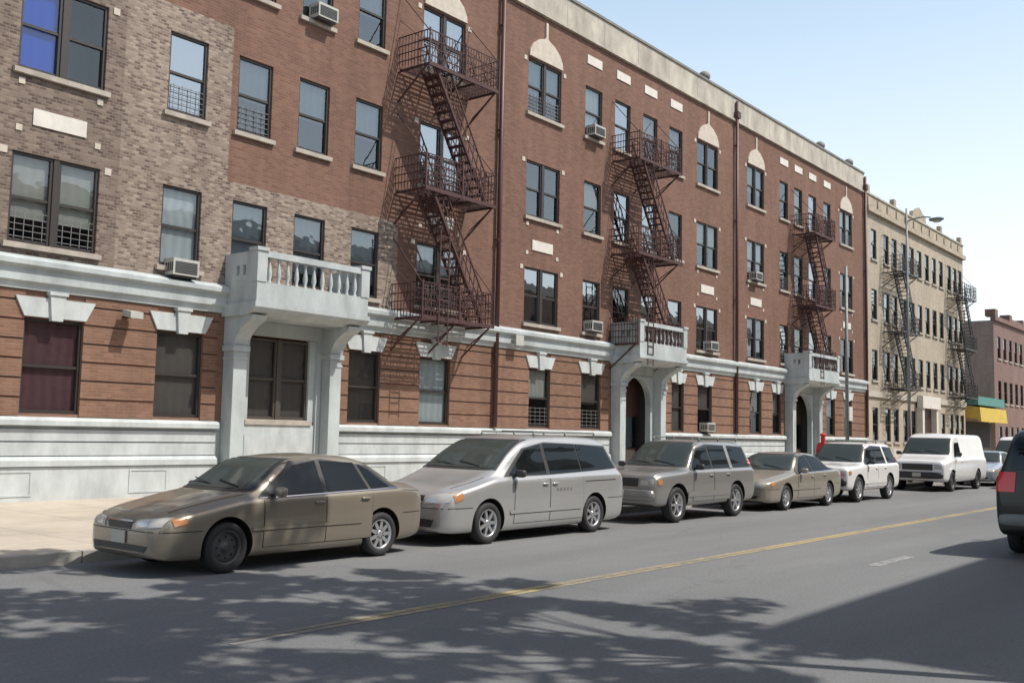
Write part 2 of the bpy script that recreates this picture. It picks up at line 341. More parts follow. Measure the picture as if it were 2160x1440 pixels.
def balustrade_balcony(P,x0,x1):
    b=MB(); y0=19.4; y1=FY-.01
    b.prism([(y1,4.42),(19.75,4.42),(19.45,4.52),(19.36,4.60),(19.36,4.72),(y1,4.72)],x0-.05,x1+.05,0,'x')
    b.box(x0,x1,y0,y0+.16,4.721,5.20); b.box(x0,x0+.16,y0+.161,y1,4.721,5.20); b.box(x1-.16,x1,y0+.161,y1,4.721,5.20)
    b.box(x0+.01,x1-.01,y0+.17,y1,4.73,4.8)
    for a in (x0-.02,x1-.26):
        b.box(a,a+.28,y0-.02,y0+.26,5.201,5.93)
        b.box(a-.03,a+.31,y0-.05,y0+.29,5.931,6.02)
    b.box(x0+.265,x1-.265,y0-.01,y0+.18,5.80,5.95)
    n=int((x1-x0-.5)/.27)
    for k in range(n):
        x=x0+.27+(x1-x0-.54)*(k+.5)/n
        b.lathe([(.05,5.2),(.05,5.24),(.028,5.27),(.062,5.40),(.05,5.52),(.028,5.66),(.03,5.72),(.05,5.76),(.05,5.8)],(x,y0+.085,0),'z',8)
    for (xx) in (x0,x1-.16):
        b.box(xx,xx+.16,y0+.262,y1,5.201,5.38); b.box(xx,xx+.16,y0+.262,y1,5.62,5.93)
        for a,c in ((y0+.262,y0+.45),(y0+.56,y0+.70),(y0+.81,y1)): b.box(xx,xx+.16,a,c,5.381,5.619)
    for a in (x0+.05,x1-.47):
        b.prism([(y1,3.72),(20.26,3.72),(20.22,3.85),(20.10,4.03),(19.88,4.2),(19.62,4.32),(19.55,4.43),(y1,4.43)],a,a+.42,0,'x')
    o=wpart(P,'balcony',b,['stone'])
    for a in (x0+.05,x1-.47):
        b=MB(); b.box(a+.02,a+.40,20.26,y1,.19,3.6); b.box(a-.03,a+.45,20.21,y1,3.595,3.725); b.box(a-.03,a+.45,20.19,y1,.19,.75)
        b.box(a+.0,a+.42,20.24,y1,3.40,3.46); wpart(P,'pilaster',b,['stone'])
    return o
def fire_escape(P,x0,x1,levels,mat='iron',detail=1):
    px,py,pz=P.location
    R=link('fire_escape',None,P,(x0-px,FY-py,-pz))
    w=x1-x0; ya=-1.22; yb=-.06
    for i,z in enumerate(levels):
        pl=MB(); ra=MB()
        n=int(1.1/(.075*detail))
        for k in range(n+1):
            y=ya+(yb-ya)*k/n; pl.box(0,w,y-.014,y+.014,z-.02,z)
        for x in (0,w/3,2*w/3,w-.04): pl.box(x,x+.04,ya+.003,yb-.003,z-.07,z-.012)
        pl.box(-.02,w+.02,ya-.035,ya-.012,z-.09,z+.02); 
        for x in (.03,w/2,w-.05):
            pl.tube((x,ya+.1,z-.06),(x,0,z-.95),.024,n=4); pl.tube((x,ya+.4,z-.06),(x,0,z-.06),.02,n=4)
            pl.tube((x,ya+.05,z-.05),(x+.25,0,z-.6),.015,n=4)
        for hh in (.22,.45,.68,.95):
            ra.box(0,w,ya-.014,ya+.014,z+hh-.014,z+hh+.014)
            for x in (0,w): ra.box(x-.014,x+.014,ya+.010,0,z+hh-.013,z+hh+.013)
        nb=int(w/(.115*detail))
        for k in range(nb+1):
            x=w*k/nb; ra.box(x-.010,x+.010,ya-.023,ya-.010,z,z+.96)
        # scrolled diagonal bracing
        for k in range(6):
            a0=w*k/6; a1=w*(k+1)/6; ra.tube((a0,ya-.026,z+.02),(a1,ya-.026,z+.93),.009,n=4); ra.tube((a1,ya-.026,z+.02),(a0,ya-.026,z+.93),.009,n=4)
        for k in range(int(10/detail)):
            y=ya+(0-ya)*(k+.5)/int(10/detail)
            for x in (0,w): ra.box(x-.024,x-.010,y-.010,y+.010,z,z+.96)
        for x in (0,w/2,w): ra.box(x-.025,x+.025,ya-.045,ya-.014,z-.05,z+1.0)
        for x in (0.02,w-.02): ra.tube((x,ya+.02,z+.93),(x,0,z+2.3),.014,n=4); ra.tube((x,ya+.02,z+.5),(x,0,z+1.5),.010,n=4)
        for hh in (.3,.6,.9): ra.box(w*.1,w*.9,ya+.68,ya+.70,z+hh-.011,z+hh+.011)
        for k in range(7): ra.box(w*.1+w*.8*k/6-.010,w*.1+w*.8*k/6+.010,ya+.699,ya+.713,z-.01,z+.91)
        link('platform',pl.mesh('platform',[M[mat]]),R); link('railing',ra.mesh('railing',[M[mat]]),R)
        if i<len(levels)-1:
            la=MB(); zt=levels[i]; zb=levels[i+1]
            xa,xb=(w*.12,w*.86)
            for yy in (ya+.08,ya+.62):
                la.tube((xa,yy,zt),(xb,yy,zb),.045,n=4); la.tube((xa+.1,yy,zt+.8),(xb+.05,yy,zb+.85),.022,n=4); la.tube((xa+.05,yy,zt+.4),(xb+.02,yy,zb+.42),.015,n=4)
                for k in range(13):
                    t=(k+.5)/13; la.tube((xa+(xb-xa)*t,yy,zt+(zb-zt)*t),(xa+(xb-xa)*t+.08,yy,zt+(zb-zt)*t+.82),.013,n=4)
            nt_=16
            for k in range(1,nt_):
                t=k/nt_; x=xa+(xb-xa)*t; z_=zt+(zb-zt)*t; la.box(x-.10,x+.10,ya+.07,ya+.63,z_-.014,z_+.014)
            link('ladder',la.mesh('ladder',[M[mat]]),R)
    la=MB(); zb=levels[-1]; yy=ya-.07
    for xx in (w*.2,w*.2+.38): la.box(xx-.018,xx+.018,yy-.02,yy,zb-.8,zb+2.5)
    for k in range(11): la.box(w*.2,w*.2+.38,yy-.018,yy-.002,zb-.7+k*.3,zb-.67+k*.3)
    link('ladder',la.mesh('ladder',[M[mat]]),R)
FLOORS=[(5.45,7.32),(9.06,10.96),(12.62,14.5)]
def lintel(b,x0,x1):
    xm=(x0+x1)/2
    b.prism([(x0-.02,3.96),(xm-.12,3.96),(xm-.17,4.36),(x0-.22,4.36)],FY-.07,FY-.001,0)
    b.prism([(x1+.02,3.96),(x1+.22,4.36),(xm+.17,4.36),(xm+.12,3.96)],FY-.07,FY-.001,0)
    b.prism([(xm-.12,3.90),(xm+.12,3.90),(xm+.17,4.44),(xm-.17,4.44)],FY-.13,FY-.002,0)
    b.box(xm-.2,xm+.2,FY-.16,FY-.003,4.43,4.5)
def ogee(xm,w,z0,z1):
    h=z1-z0; L=[(-w/2,0),(-w/2*.97,h*.25),(-w/2*.8,h*.55),(-w/2*.45,h*.82),(-w/2*.14,h*.93),(-.06,h),(-.06,h+.55),(.06,h+.55),(.06,h),(w/2*.14,h*.93),(w/2*.45,h*.82),(w/2*.8,h*.55),(w/2*.97,h*.25),(w/2,0)]
    return [(xm+a,z0+c) for a,c in L][::-1]
def brick_building(x0,x1,doubles,singles,gwins,ent,fe,label,mott=None,arch=False,acs=(),vents=()):
    P=thing('apartment_building',((x0+x1)/2,FY,.2),label,'building',group='joined brick apartment buildings')
    holes=[];W=[]
    for (a,c) in doubles+singles:
        for (z0,z1) in FLOORS: holes.append((a,c,z0,z1)); W.append((a,z0,c-a,z1-z0,c-a>1.5,True))
    for (a,c) in gwins: holes.append((a,c,1.98,3.94)); W.append((a,1.98,c-a,1.96,False,False))
    e0,e1=ent
    eh=(e0+.62,e1-.62,.2 if arch else 1.95,4.05)
    holes.append(eh)
    def mf(x,z):
        if z<1.9: return 4
        if mott:
            if x<11.72 and z>5: return 3
            if (x<14.55 and z<11.6 and z>5) or (z<7.75 and z>5 and x<20.4): return 2
        return 5 if z<4.6 else 0
    b=MB(); cx=[11.72,14.55,20.4] if mott else []
    wallgrid(b,x0,x1,.1,16.15,holes,mf,cutx=cx,cutz=[1.9,4.6,5.1]+([7.75,11.6] if mott else []))
    yb=FY+13
    b.face([(x0,FY,.1),(x0,yb,.1),(x0,yb,16.15),(x0,FY,16.15)],0); b.face([(x1,FY,.1),(x1,yb,.1),(x1,yb,16.15),(x1,FY,16.15)],0); b.face([(x0,yb,.1),(x1,yb,.1),(x1,yb,16.15),(x0,yb,16.15)],0)
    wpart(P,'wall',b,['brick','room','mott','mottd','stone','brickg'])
    gi=sorted(gwins+[(e0-.12,e1+.12)])
    edges=[x0+.03]; 
    for a,c in gi: edges+=[a,c]
    edges.append(x1-.03)
    for k in range(0,len(edges),2):
        a,c=edges[k],edges[k+1]
        if c-a<.05: continue
        b=MB(); z=1.93
        while z<4.4:
            b.box(a,c,FY-.028,FY-.006,z,min(z+.352,4.48)); z+=.395
        b.box(a+.002,c-.002,FY-.0069,FY-.0035,1.95,4.45,1)
        wpart(P,'brick_banding',b,['brickg','groove'])
    xs=[(x0+.01,e0-.06),(e1+.06,x1-.01)]
    for a,c in xs:
        if c<=a: continue
        b=MB()
        b.prism([(FY-.001,1.72),(FY-.16,1.74),(FY-.16,1.84),(FY-.11,1.90),(FY-.001,1.915)],a,c,0,'x')
        b.box(a,c,FY-.06,FY-.001,1.42,1.66); b.box(a,c,FY-.06,FY-.001,1.12,1.39)
        b.prism([(FY-.001,.9),(FY-.13,.9),(FY-.13,1.02),(FY-.07,1.10),(FY-.001,1.10)],a,c,0,'x')
        b.box(a,c,FY-.085,FY-.001,.12,.885)
        x=a+1.0
        while x+1.2<c:
            b.box(x,x+.95,FY-.10,FY-.0855,.30,.34); b.box(x,x+.95,FY-.10,FY-.0855,.78,.82); b.box(x,x+.04,FY-.10,FY-.0855,.341,.779); b.box(x+.91,x+.95,FY-.10,FY-.0855,.341,.779)
            x+=3.1
        wpart(P,'base_wall',b,['stonel'])
    b=MB(); b.prism([(FY-.001,4.5),(FY-.07,4.5),(FY-.10,4.62),(FY-.16,4.66),(FY-.16,4.92),(FY-.27,4.98),(FY-.27,5.08),(FY-.22,5.12),(FY-.001,5.2)],x0+.002,x1-.002,0,'x')
    wpart(P,'band_course',b,['stone'])
    for a,c in gwins:
        b=MB(); lintel(b,a,c); wpart(P,'lintel',b,['stonel'])
    b=MB(); b.box(x0,x1,FY-.05,FY+.25,16.151,17.28); b.box(x0,x1,FY-.12,FY-.0505,16.16,16.26); b.box(x0-.0,x1,FY-.10,FY+.3,17.281,17.38,1)
    b.box(x0,x0+.25,FY+.251,yb,16.151,17.0); b.box(x1-.25,x1,FY+.251,yb,16.151,17.0)
    for k in range(int((x1-x0)/2.4)): 
        xx=x0+1.2+k*2.4; b.box(xx,xx+.012,FY-.054,FY-.0505,16.27,17.27,1)
    wpart(P,'parapet',b,['para','cap'])
    b=MB(); b.box(x0+.25,x1-.25,FY+.251,yb,16.2,16.35); wpart(P,'roof',b,['roof'])
    def block(a,c,z,h):
        b=MB(); b.box(a,c,FY-.02,FY-.001,z,z+h); wpart(P,'corner_block',b,['cream'])
    for a,c in doubles:
        b=MB(); xm=(a+c)/2; b.prism(ogee(xm,c-a+.02,14.56,15.42),FY-.06,FY-.001); wpart(P,'window_arch',b,['cream'])
        for z in (14.35,10.85,7.22):
            for xx in (a-.26,c+.10): block(xx,xx+.15,z,.15)
        for z in (8.72,7.74): 
            block(a+.03,a+.16,z,.13); block(c-.16,c-.03,z,.13)
    for a,c in doubles: b=MB(); b.box((a+c)/2-.58,(a+c)/2+.58,FY-.03,FY-.001,7.92,8.27); wpart(P,'panel',b,['panel'])
    for a,c in singles: b=MB(); b.box((a+c)/2-.48,(a+c)/2+.48,FY-.03,FY-.001,15.33,15.66); wpart(P,'panel',b,['panel'])
    for (x,z,w,h,d,up) in W:
        kw={}
        if abs(x-9.38)<.01 and z>9 and z<10: kw=dict(cur='blue_c',gm='glass0',fr=1,half=True,guard=False)
        elif abs(x-9.38)<.01 and z<6: kw=dict(cur='cream_c',gm='glass0',fr=.72,guard=True)
        elif abs(x-9.83)<.01: kw=dict(cur='pink_c',gm='glass0',fr=1,guard=False)
        elif abs(x-12.85)<.01: kw=dict(cur='dull_c',gm='glass0',fr=1,guard=False)
        elif abs(x-12.82)<.01 and z<6: kw=dict(cur='white_c',gm='glass0',fr=1,guard=False)
        elif abs(x-12.82)<.01 and z<10: kw=dict(cur='grey_c',gm='glass2',fr=.5,guard=True)
        elif x>14 and x<20 and z<10 and z>5: kw=dict(cur='grey_c',gm='glass',fr=.55 if z>9 else .8)
        elif abs(x-18.67)<.01: kw=dict(cur='dull_c',gm='glass',fr=1,guard=False)
        elif abs(x-21.45)<.01: kw=dict(cur='white_c',gm='glass0',fr=1,guard=False)
        elif not up: kw=dict(cur=random.choice(['cream_c','dull_c',None,'grey_c']),gm='glass0',guard=random.random()<.2)
        window(P,x,z,w,h,d,sill=up,**kw)
    for (x,z) in acs: acunit(P,x,z)
    balustrade_balcony(P,e0,e1)
    a,c=eh[0],eh[1]
    if arch:
        b=MB(); n=14; xm=(a+c)/2; r=(c-a)/2-.12
        for k in range(1,n+1):
            p=(xm-r*math.cos(math.pi*(k-1)/n),4.0-r+r*math.sin(math.pi*(k-1)/n)); q=(xm-r*math.cos(math.pi*k/n),4.0-r+r*math.sin(math.pi*k/n))
            b.prism([p,q,(q[0],4.05),(p[0],4.05)],FY-.12,FY+.12)
        b.box(a,a+.12,FY-.12,FY+.12,.2,4.05); b.box(c-.12,c,FY-.12,FY+.12,.2,4.05)
        wpart(P,'door_surround',b,['stone'])
        b=MB(); b.box(a+.05,c-.05,FY+.45,FY+.5,.2,4.0)
        for k in range(2):
            xa=a+.15+k*((c-a)/2-.1); xb=xa+(c-a)/2-.2
            b.box(xa,xb,FY+.42,FY+.449,.3,1.2,1); b.box(xa,xb,FY+.42,FY+.449,1.3,2.5,2)
        wpart(P,'door',b,['door','framew','glass'])
        b=MB(); b.box(a-.1,c+.1,FY-.5,FY-.13,.12,.34); wpart(P,'step',b,['stone'])
    else:
        window(P,a+.20,1.99,c-a-.4,2.02,True,sill=True,cur='dull_c',gm='glass0',frame='framew',guard=False,fr=1)
        for u0 in (a,c-.2): b=MB(); b.box(u0,u0+.2,FY-.02,FY+.14,1.95,4.05); wpart(P,'door_surround',b,['stone'])
        b=MB(); b.box(a-.1,c+.1,FY-.05,FY-.003,.15,1.86); b.box(a+.1,c-.1,FY-.08,FY-.049,.4,1.6); wpart(P,'door_panel',b,['stonel'])
    b=MB(); b.box(e0+.47,a,FY-.10,FY-.002,.15,4.06); b.box(c,e1-.47,FY-.10,FY-.002,.15,4.06); b.box(e0+.47,e1-.47,FY-.10,FY-.002,4.06,4.41); wpart(P,'entrance_surround',b,['stone'])
    fire_escape(P,*fe)
    b=MB(); b.tube((x1-.05,FY-.14,1.95),(x1-.05,FY-.14,17.1),.075,n=8); b.box(x1-.2,x1+.1,FY-.26,FY-.05,16.3,16.6)
    for z in (4.2,7.9,11.5,15): b.box(x1-.15,x1+.05,FY-.19,FY-.051,z,z+.06)
    wpart(P,'downspout',b,['pipe'])
    for xx in vents:
        b=MB(); b.tube((xx,FY+.6,16.3),(xx,FY+.6,17.75),.13,n=10); b.blob((xx,FY+.6,17.9),(.28,.28,.24),1,12,8); wpart(P,'roof_vent',b,['cap'])
    return P
B1=brick_building(2.0,24.85,[(9.38,11.28),(21.2,23.1),(4.2,6.1)],[(12.82,13.86),(14.74,15.78),(16.64,17.68),(18.62,19.66)],[(4.6,5.9),(9.83,11.11),(12.85,14.08),(18.67,19.85),(21.45,22.76)],(14.6,18.13),(20.2,23.3,[12.2,8.62,4.97]),
 'red brick apartment building with patterned brick bay and grey balustraded balcony',mott=True,acs=[(12.98,5.22),(16.9,12.64)])
B2=brick_building(24.86,41.75,[(26.34,28.24),(38.18,40.08)],[(29.74,30.84),(31.72,32.82),(33.75,34.85),(35.8,36.9)],[(26.67,27.85),(29.7,30.95),(36.1,37.1),(38.28,39.55)],(31.6,35.05),(31.5,34.65,[12.05,8.5,5.15]),
 'red brick apartment building with arched dark doorway under a small balcony',arch=True,acs=[(29.9,12.64),(29.9,5.47),(38.9,5.47),(38.6,2.0)],vents=(39.9,))
B3=brick_building(41.76,58.3,[(43.02,44.82),(54.55,56.4)],[(46.62,47.62),(48.37,49.4),(50.2,51.24),(52.22,53.22)],[(43.23,44.48),(45.7,46.7),(52.4,53.6),(54.9,56.1)],(47.1,50.95),(48.0,50.6,[12.0,8.4,5.2]),
 'red brick apartment building beside the tan one, with fire escape',arch=True,acs=[(43.3,9.08)],vents=(53.3,57.6))
def fixture(P,name,x,z,kind):
    b=MB()
    if kind=='flood':
        b.box(x-.06,x+.06,FY-.16,FY-.03,z-.05,z+.06,1); b.prism([(FY-.5,z-.08),(FY-.5,z+.06),(FY-.16,z+.12),(FY-.16,z-.02)],x-.15,x+.15,0,'x')
    else:
        b.box(x-.2,x+.2,FY-.04-.3,FY-.26,z-.15,z+.2,0)
    wpart(P,name,b,['ac','blackp'])
fixture(B1,'floodlight',12.05,4.18,'flood'); fixture(B2,'floodlight',25.75,4.75,'box')
b=MB(); b.box(8.9,9.3,FY-.07,FY-.03,2.55,3.05,0)
for z in (2.65,2.77,2.89): b.box(9.0,9.22,FY-.075,FY-.0695,z,z+.03,1)
wpart(B1,'wall_sign',b,['blackp','panel'])
# ---------------------------------------------------------------- tan building
P=thing('apartment_building',(69,FY,.2),'tan brick four storey apartment building with two black fire escapes','building')
x0,x1=58.55,79.0; zt=15.2; holes=[];W=[]
cols=[59.5,61.7,63.2,65.0,66.6,68.2,69.8,71.4,73.0,75.0,76.4,77.7]
fl=[(5.3,7.1),(8.9,10.7),(12.5,14.3)]
for i,x in enumerate(cols):
    for z0,z1 in fl: holes.append((x,x+.95,z0,z1)); W.append((x,z0,.95,1.8,True))
    if i not in (5,6): holes.append((x,x+.95,1.7,3.7)); W.append((x,1.7,.95,2.0,False))
b=MB(); wallgrid(b,x0,x1,.1,zt,holes,lambda x,z:0)
for xx in (x0,x1): b.face([(xx,FY,.1),(xx,FY+13,.1),(xx,FY+13,zt),(xx,FY,zt)],0)
b.face([(x0,FY,zt),(x1,FY,zt),(x1,FY+13,zt),(x0,FY+13,zt)],2)
wpart(P,'wall',b,['tan','room','roof'])
b=MB(); b.box(x0+.01,x1,FY-.03,FY+.25,zt+.295,16.25); b.box(x0+.01,x1+.1,FY-.22,FY+.2,zt+.001,zt+.299); b.box(x0+.01,x1+.05,FY-.1,FY+.28,16.245,16.35,1)
for k in range(12): b.box(x0+.3+k*1.7,x0+.9+k*1.7,FY-.10,FY-.029,15.6,16.1,0)
b.prism([(67.2,16.34),(70.2,16.34),(70.0,16.8),(69.3,17.0),(68.7,17.25),(68.1,17.0),(67.4,16.8)],FY-.05,FY+.2)
for k in (59.0,63.7,73.5,78.4): b.box(k-.2,k+.2,FY-.08,FY+.2,16.34,16.8)
wpart(P,'parapet',b,['tan','para'])
b=MB(); b.box(x0+.01,x1,FY-.12,FY-.001,4.3,4.65); wpart(P,'band_course',b,['para'])
b=MB(); b.box(x0+.01,67.5,FY-.08,FY-.001,.12,1.3); wpart(P,'base_wall',b,['para'])
b=MB(); b.box(67.6,68.0,FY-.4,FY-.001,.15,3.92); b.box(70.6,71.0,FY-.4,FY-.001,.15,3.92); b.box(67.4,71.2,FY-.5,FY-.13,3.91,4.7); wpart(P,'entrance_surround',b,['panel'])
b=MB(); b.box(68.01,70.59,FY-.05,FY-.002,.15,3.9); wpart(P,'door',b,['door'])
for (x,z,w,h,s) in W: window(P,x,z,w,h,False,sill=True,guard=False)
for a,c in ((61.3,64.4),(74.6,77.6)): fire_escape(P,a,c,[11.9,8.3,4.9],'ironb',2)
P=thing('brick_building',(98,FY,.2),'brown red three storey brick building with stepped flat roof','building')
b=MB(); holes=[(88.8+k*1.9,89.8+k*1.9,z,z+1.8) for k in range(9) for z in (1.3,5.0,8.6)]
wallgrid(b,87.6,107,.1,11.6,holes,lambda x,z:0)
b.face([(87.6,FY,.1),(87.6,FY+14,.1),(87.6,FY+14,11.6),(87.6,FY,11.6)],2); b.face([(87.6,FY,11.6),(107,FY,11.6),(107,FY+14,11.6),(87.6,FY+14,11.6)],3)
wpart(P,'wall',b,['far','room','farp','roof'])
b=MB(); b.box(87.5,107,FY-.2,FY+.2,11.601,11.95)
for xx in (87.5,92.3,97.0,101.8): b.box(xx,xx+.9,FY-.18,FY+.6,11.94,12.5)
b.box(93.2,97.0,FY-.15,FY+.18,11.94,12.2); wpart(P,'cornice',b,['far'])
b=MB(); b.box(90.2,91.0,FY+3,FY+3.8,11.61,12.9); wpart(P,'chimney',b,['far'])
for h in holes: window(P,h[0],h[2],1.0,1.8,False,sill=True,guard=False)
P=thing('brick_building',(125,FY,.2),'distant low brick row building along the street','building')
b=MB(); holes=[(110+k*2.2,111.1+k*2.2,z,z+1.8) for k in range(16) for z in (1.3,5.0)]
wallgrid(b,108,146,.1,8.6,holes,lambda x,z:0); b.face([(108,FY,.1),(108,FY+14,.1),(108,FY+14,8.6),(108,FY,8.6)],0); b.face([(108,FY,8.6),(146,FY,8.6),(146,FY+14,8.6),(108,FY+14,8.6)],1)
wpart(P,'wall',b,['far','room'])
b=MB(); b.box(107.9,146,FY-.2,FY+.2,8.61,9.0); wpart(P,'cornice',b,['cream'])
M['yel']=mk('yellow_awning',(.52,.37,.06),.7,noise=(2,.15)); M['teal']=mk('green_sign',(.07,.22,.20),.6)
P=thing('shop',(83,FY,.2),'single storey corner shop with yellow awning and green sign','shop')
b=MB(); b.box(79.3,87.3,FY+.3,FY+9,.1,4.9); b.box(79.5,87.1,FY+.2,FY+.301,.5,3.3,1); wpart(P,'wall',b,['tan','room'])
b=MB(); b.prism([(FY+.29,4.5),(FY-.9,4.35),(FY-1.0,3.3),(FY-.9,3.3),(FY-.6,3.6),(FY+.29,3.6)],79.4,87.2,0,'x'); wpart(P,'awning',b,['yel'])
b=MB(); b.box(79.4,87.2,FY-.8,FY+.29,4.52,5.15); wpart(P,'sign_board',b,['teal'])
P=thing('apartment_building',(45,-4,.15),'brown brick apartment building across the street','building')
b=MB(); b.box(12.2,95,-16,-3.9,.1,12.6); b.box(12.2,95,-3.901,-3.6,12.1,12.6,1)
for k in range(34):
    for z in (1.5,5,8.7): b.box(13.4+k*2.4,14.5+k*2.4,-3.901,-3.86,z,z+1.8,2)
wpart(P,'wall',b,['opp','cream','room'])
P=thing('apartment_building',(-10,-4,.15),'low brick building across the street','building')
b=MB(); b.box(-30,2,-16,-6,.1,7.5); b.box(-30,2,-6.001,-5.8,7.1,7.5,1)
for k in range(12):
    for z in (1.5,5): b.box(-28+k*2.4,-27+k*2.4,-6.001,-5.96,z,z+1.6,2)
wpart(P,'wall',b,['opp','cream','room'])
# ---------------------------------------------------------------- trees
def tree(loc,crown,h0,R,n,label,seed,leaf=.2,zmin=None,cs=1.0,twigs=3,keep=1.0,tr_=.62):
    rnd=random.Random(seed); T=thing('tree',loc,label,'tree')
    tr=MB(); top=Vector((crown[0]-loc[0],crown[1]-loc[1],crown[2]-loc[2]))
    pts=[Vector((0,0,0)),Vector((top.x*.1,top.y*.1,h0*.5)),Vector((top.x*.3,top.y*.3,h0))]
    r=.05*h0*tr_; tr.tube(pts[0],pts[1],r,r*.8,10); tr.tube(pts[1],pts[2],r*.8,r*.6,10)
    ends=[]
    for k in range(11):
        a=2*math.pi*k/11+rnd.uniform(-.3,.3); rr=rnd.uniform(.45,.95)
        e=top+Vector((math.cos(a)*R[0]*rr,math.sin(a)*R[1]*rr,rnd.uniform(-.6,.6)*R[2]))
        mid=pts[2].lerp(e,.5)+Vector((0,0,.4)); tr.tube(pts[2],mid,r*.34,r*.2,6); tr.tube(mid,e,r*.2,r*.06,6); ends.append(e); ends.append(mid.lerp(e,.5)+Vector((rnd.uniform(-.5,.5),rnd.uniform(-.5,.5),.3)))
        for q in range(twigs):
            e2=e+Vector((rnd.uniform(-1,1)*R[0]*.42,rnd.uniform(-1,1)*R[1]*.42,rnd.uniform(-.5,.6)*R[2]*.5)); tr.tube(mid.lerp(e,.6),e2,r*.08,r*.03,5); ends.append(e2)
    ends.append(top)
    ends=[e for e in ends if rnd.random()<keep]
    link('trunk',tr.mesh('trunk',[M['wood']]),T)
    cr=MB(); cl=[(e,rnd.uniform(.2,.5)*min(R[0],R[1])*.75*cs,rnd.uniform(0,3.14),rnd.uniform(.9,1.9)) for e in ends]
    for k in range(n):
        e,s,an,st=rnd.choice(cl); d=Vector((rnd.gauss(0,1),rnd.gauss(0,1),rnd.gauss(0,.8))); d=d.normalized()*s*(rnd.random()**.45)
        ca,sa=math.cos(an),math.sin(an); d=Vector((d.x*st*ca-d.y/st*sa,d.x*st*sa+d.y/st*ca,d.z))
        p=e+d
        if zmin and p.z+loc[2]<zmin: continue
        u=Vector((rnd.gauss(0,1),rnd.gauss(0,1),rnd.gauss(0,.6))).normalized(); w=u.orthogonal().normalized(); L=leaf*rnd.uniform(.6,1.3)
        cr.face([p-u*L,p+w*L*.5,p+u*L,p-w*L*.5],rnd.choice([0,0,1,2]))
    link('crown',cr.mesh('crown',[M['leaf'],M['leafd'],M['leafl']]),T)
tree((9.6,-.1,.15),(8.4,2.0,9.8),5.2,(4.0,5.0,1.5),8500,'leafy street tree shading the road beside the kerb',3,zmin=7.7,leaf=.16,cs=.50,twigs=6,keep=.72,tr_=.45)
tree((3.4,-.1,.15),(5.2,2.0,9.6),5.2,(3.9,5.0,1.4),8500,'leafy street tree by the near pavement',5,zmin=7.7,leaf=.16,cs=.50,twigs=6,keep=.72,tr_=.45)
tree((80.5,14.2,.15),(80.5,14.2,3.6),2.0,(1.8,1.6,1.3),2200,'small dark green street tree near the shop',8,leaf=.17)
tree((112,16,.15),(112,16,7.5),4.0,(3,3,2.5),3000,'distant green street tree on the pavement',9,leaf=.28)
# ---------------------------------------------------------------- cars
def interp(st,x):
    n=len(st)
    if x<=st[0][0]: return st[0][1:]
    if x>=st[-1][0]: return st[-1][1:]
    for i in range(n-1):
        if st[i][0]<=x<=st[i+1][0]: break
    a,b_=st[i],st[i+1]; h=b_[0]-a[0]; t=(x-a[0])/h; out=[]
    def slope(k,j):
        if k==0 or k==n-1: return 0
        d0=(st[k][j]-st[k-1][j])/(st[k][0]-st[k-1][0]); d1=(st[k+1][j]-st[k][j])/(st[k+1][0]-st[k][0])
        if d0*d1<=0: return 0
        return 2*d0*d1/(d0+d1)
    for j in range(1,len(a)):
        m0=slope(i,j) if i>0 else (b_[j]-a[j])/h*1.5; m1=slope(i+1,j) if i+1<n-1 else (b_[j]-a[j])/h*1.5
        out.append((2*t**3-3*t**2+1)*a[j]+(t**3-2*t**2+t)*h*m0+(-2*t**3+3*t**2)*b_[j]+(t**3-t**2)*h*m1)
    return out
def ringpts(T,W,belt,r,B):
    be=min(belt,T-.05); gh=T-be
    dr=min(.09,gh*.45)
    c=[(0,T),(r*.55,T-.012),(r*.86,T-dr*.35),(r,T-dr)]
    for k in (.33,.66):
        c.append((r+(W*.955-r)*k,(T-dr)+(be-(T-dr))*k))
    c+=[(W*.955,be),(W*.992,be-.06*min(1,(be-B)/.4)),(W,be-(be-B)*.35),(W*.995,be-(be-B)*.6),(W*.975,B+(be-B)*.15),(W*.90,B),(W*.5,B-.01),(0,B-.01)]
    out=[]; n=len(c)
    for i in range(n-1):
        p0=c[max(0,i-1)];p1=c[i];p2=c[i+1];p3=c[min(n-1,i+2)]
        sub=3
        for s in range(sub):
            t=s/sub
            q=[.5*((2*p1[k])+(-p0[k]+p2[k])*t+(2*p0[k]-5*p1[k]+4*p2[k]-p3[k])*t*t+(-p0[k]+3*p1[k]-3*p2[k]+p3[k])*t**3) for k in (0,1)]
            out.append(((1-.25)*q[0]+.25*(p1[0]+(p2[0]-p1[0])*t),(1-.25)*q[1]+.25*(p1[1]+(p2[1]-p1[1])*t)))
    out.append(c[-1]); return out
CARC={}
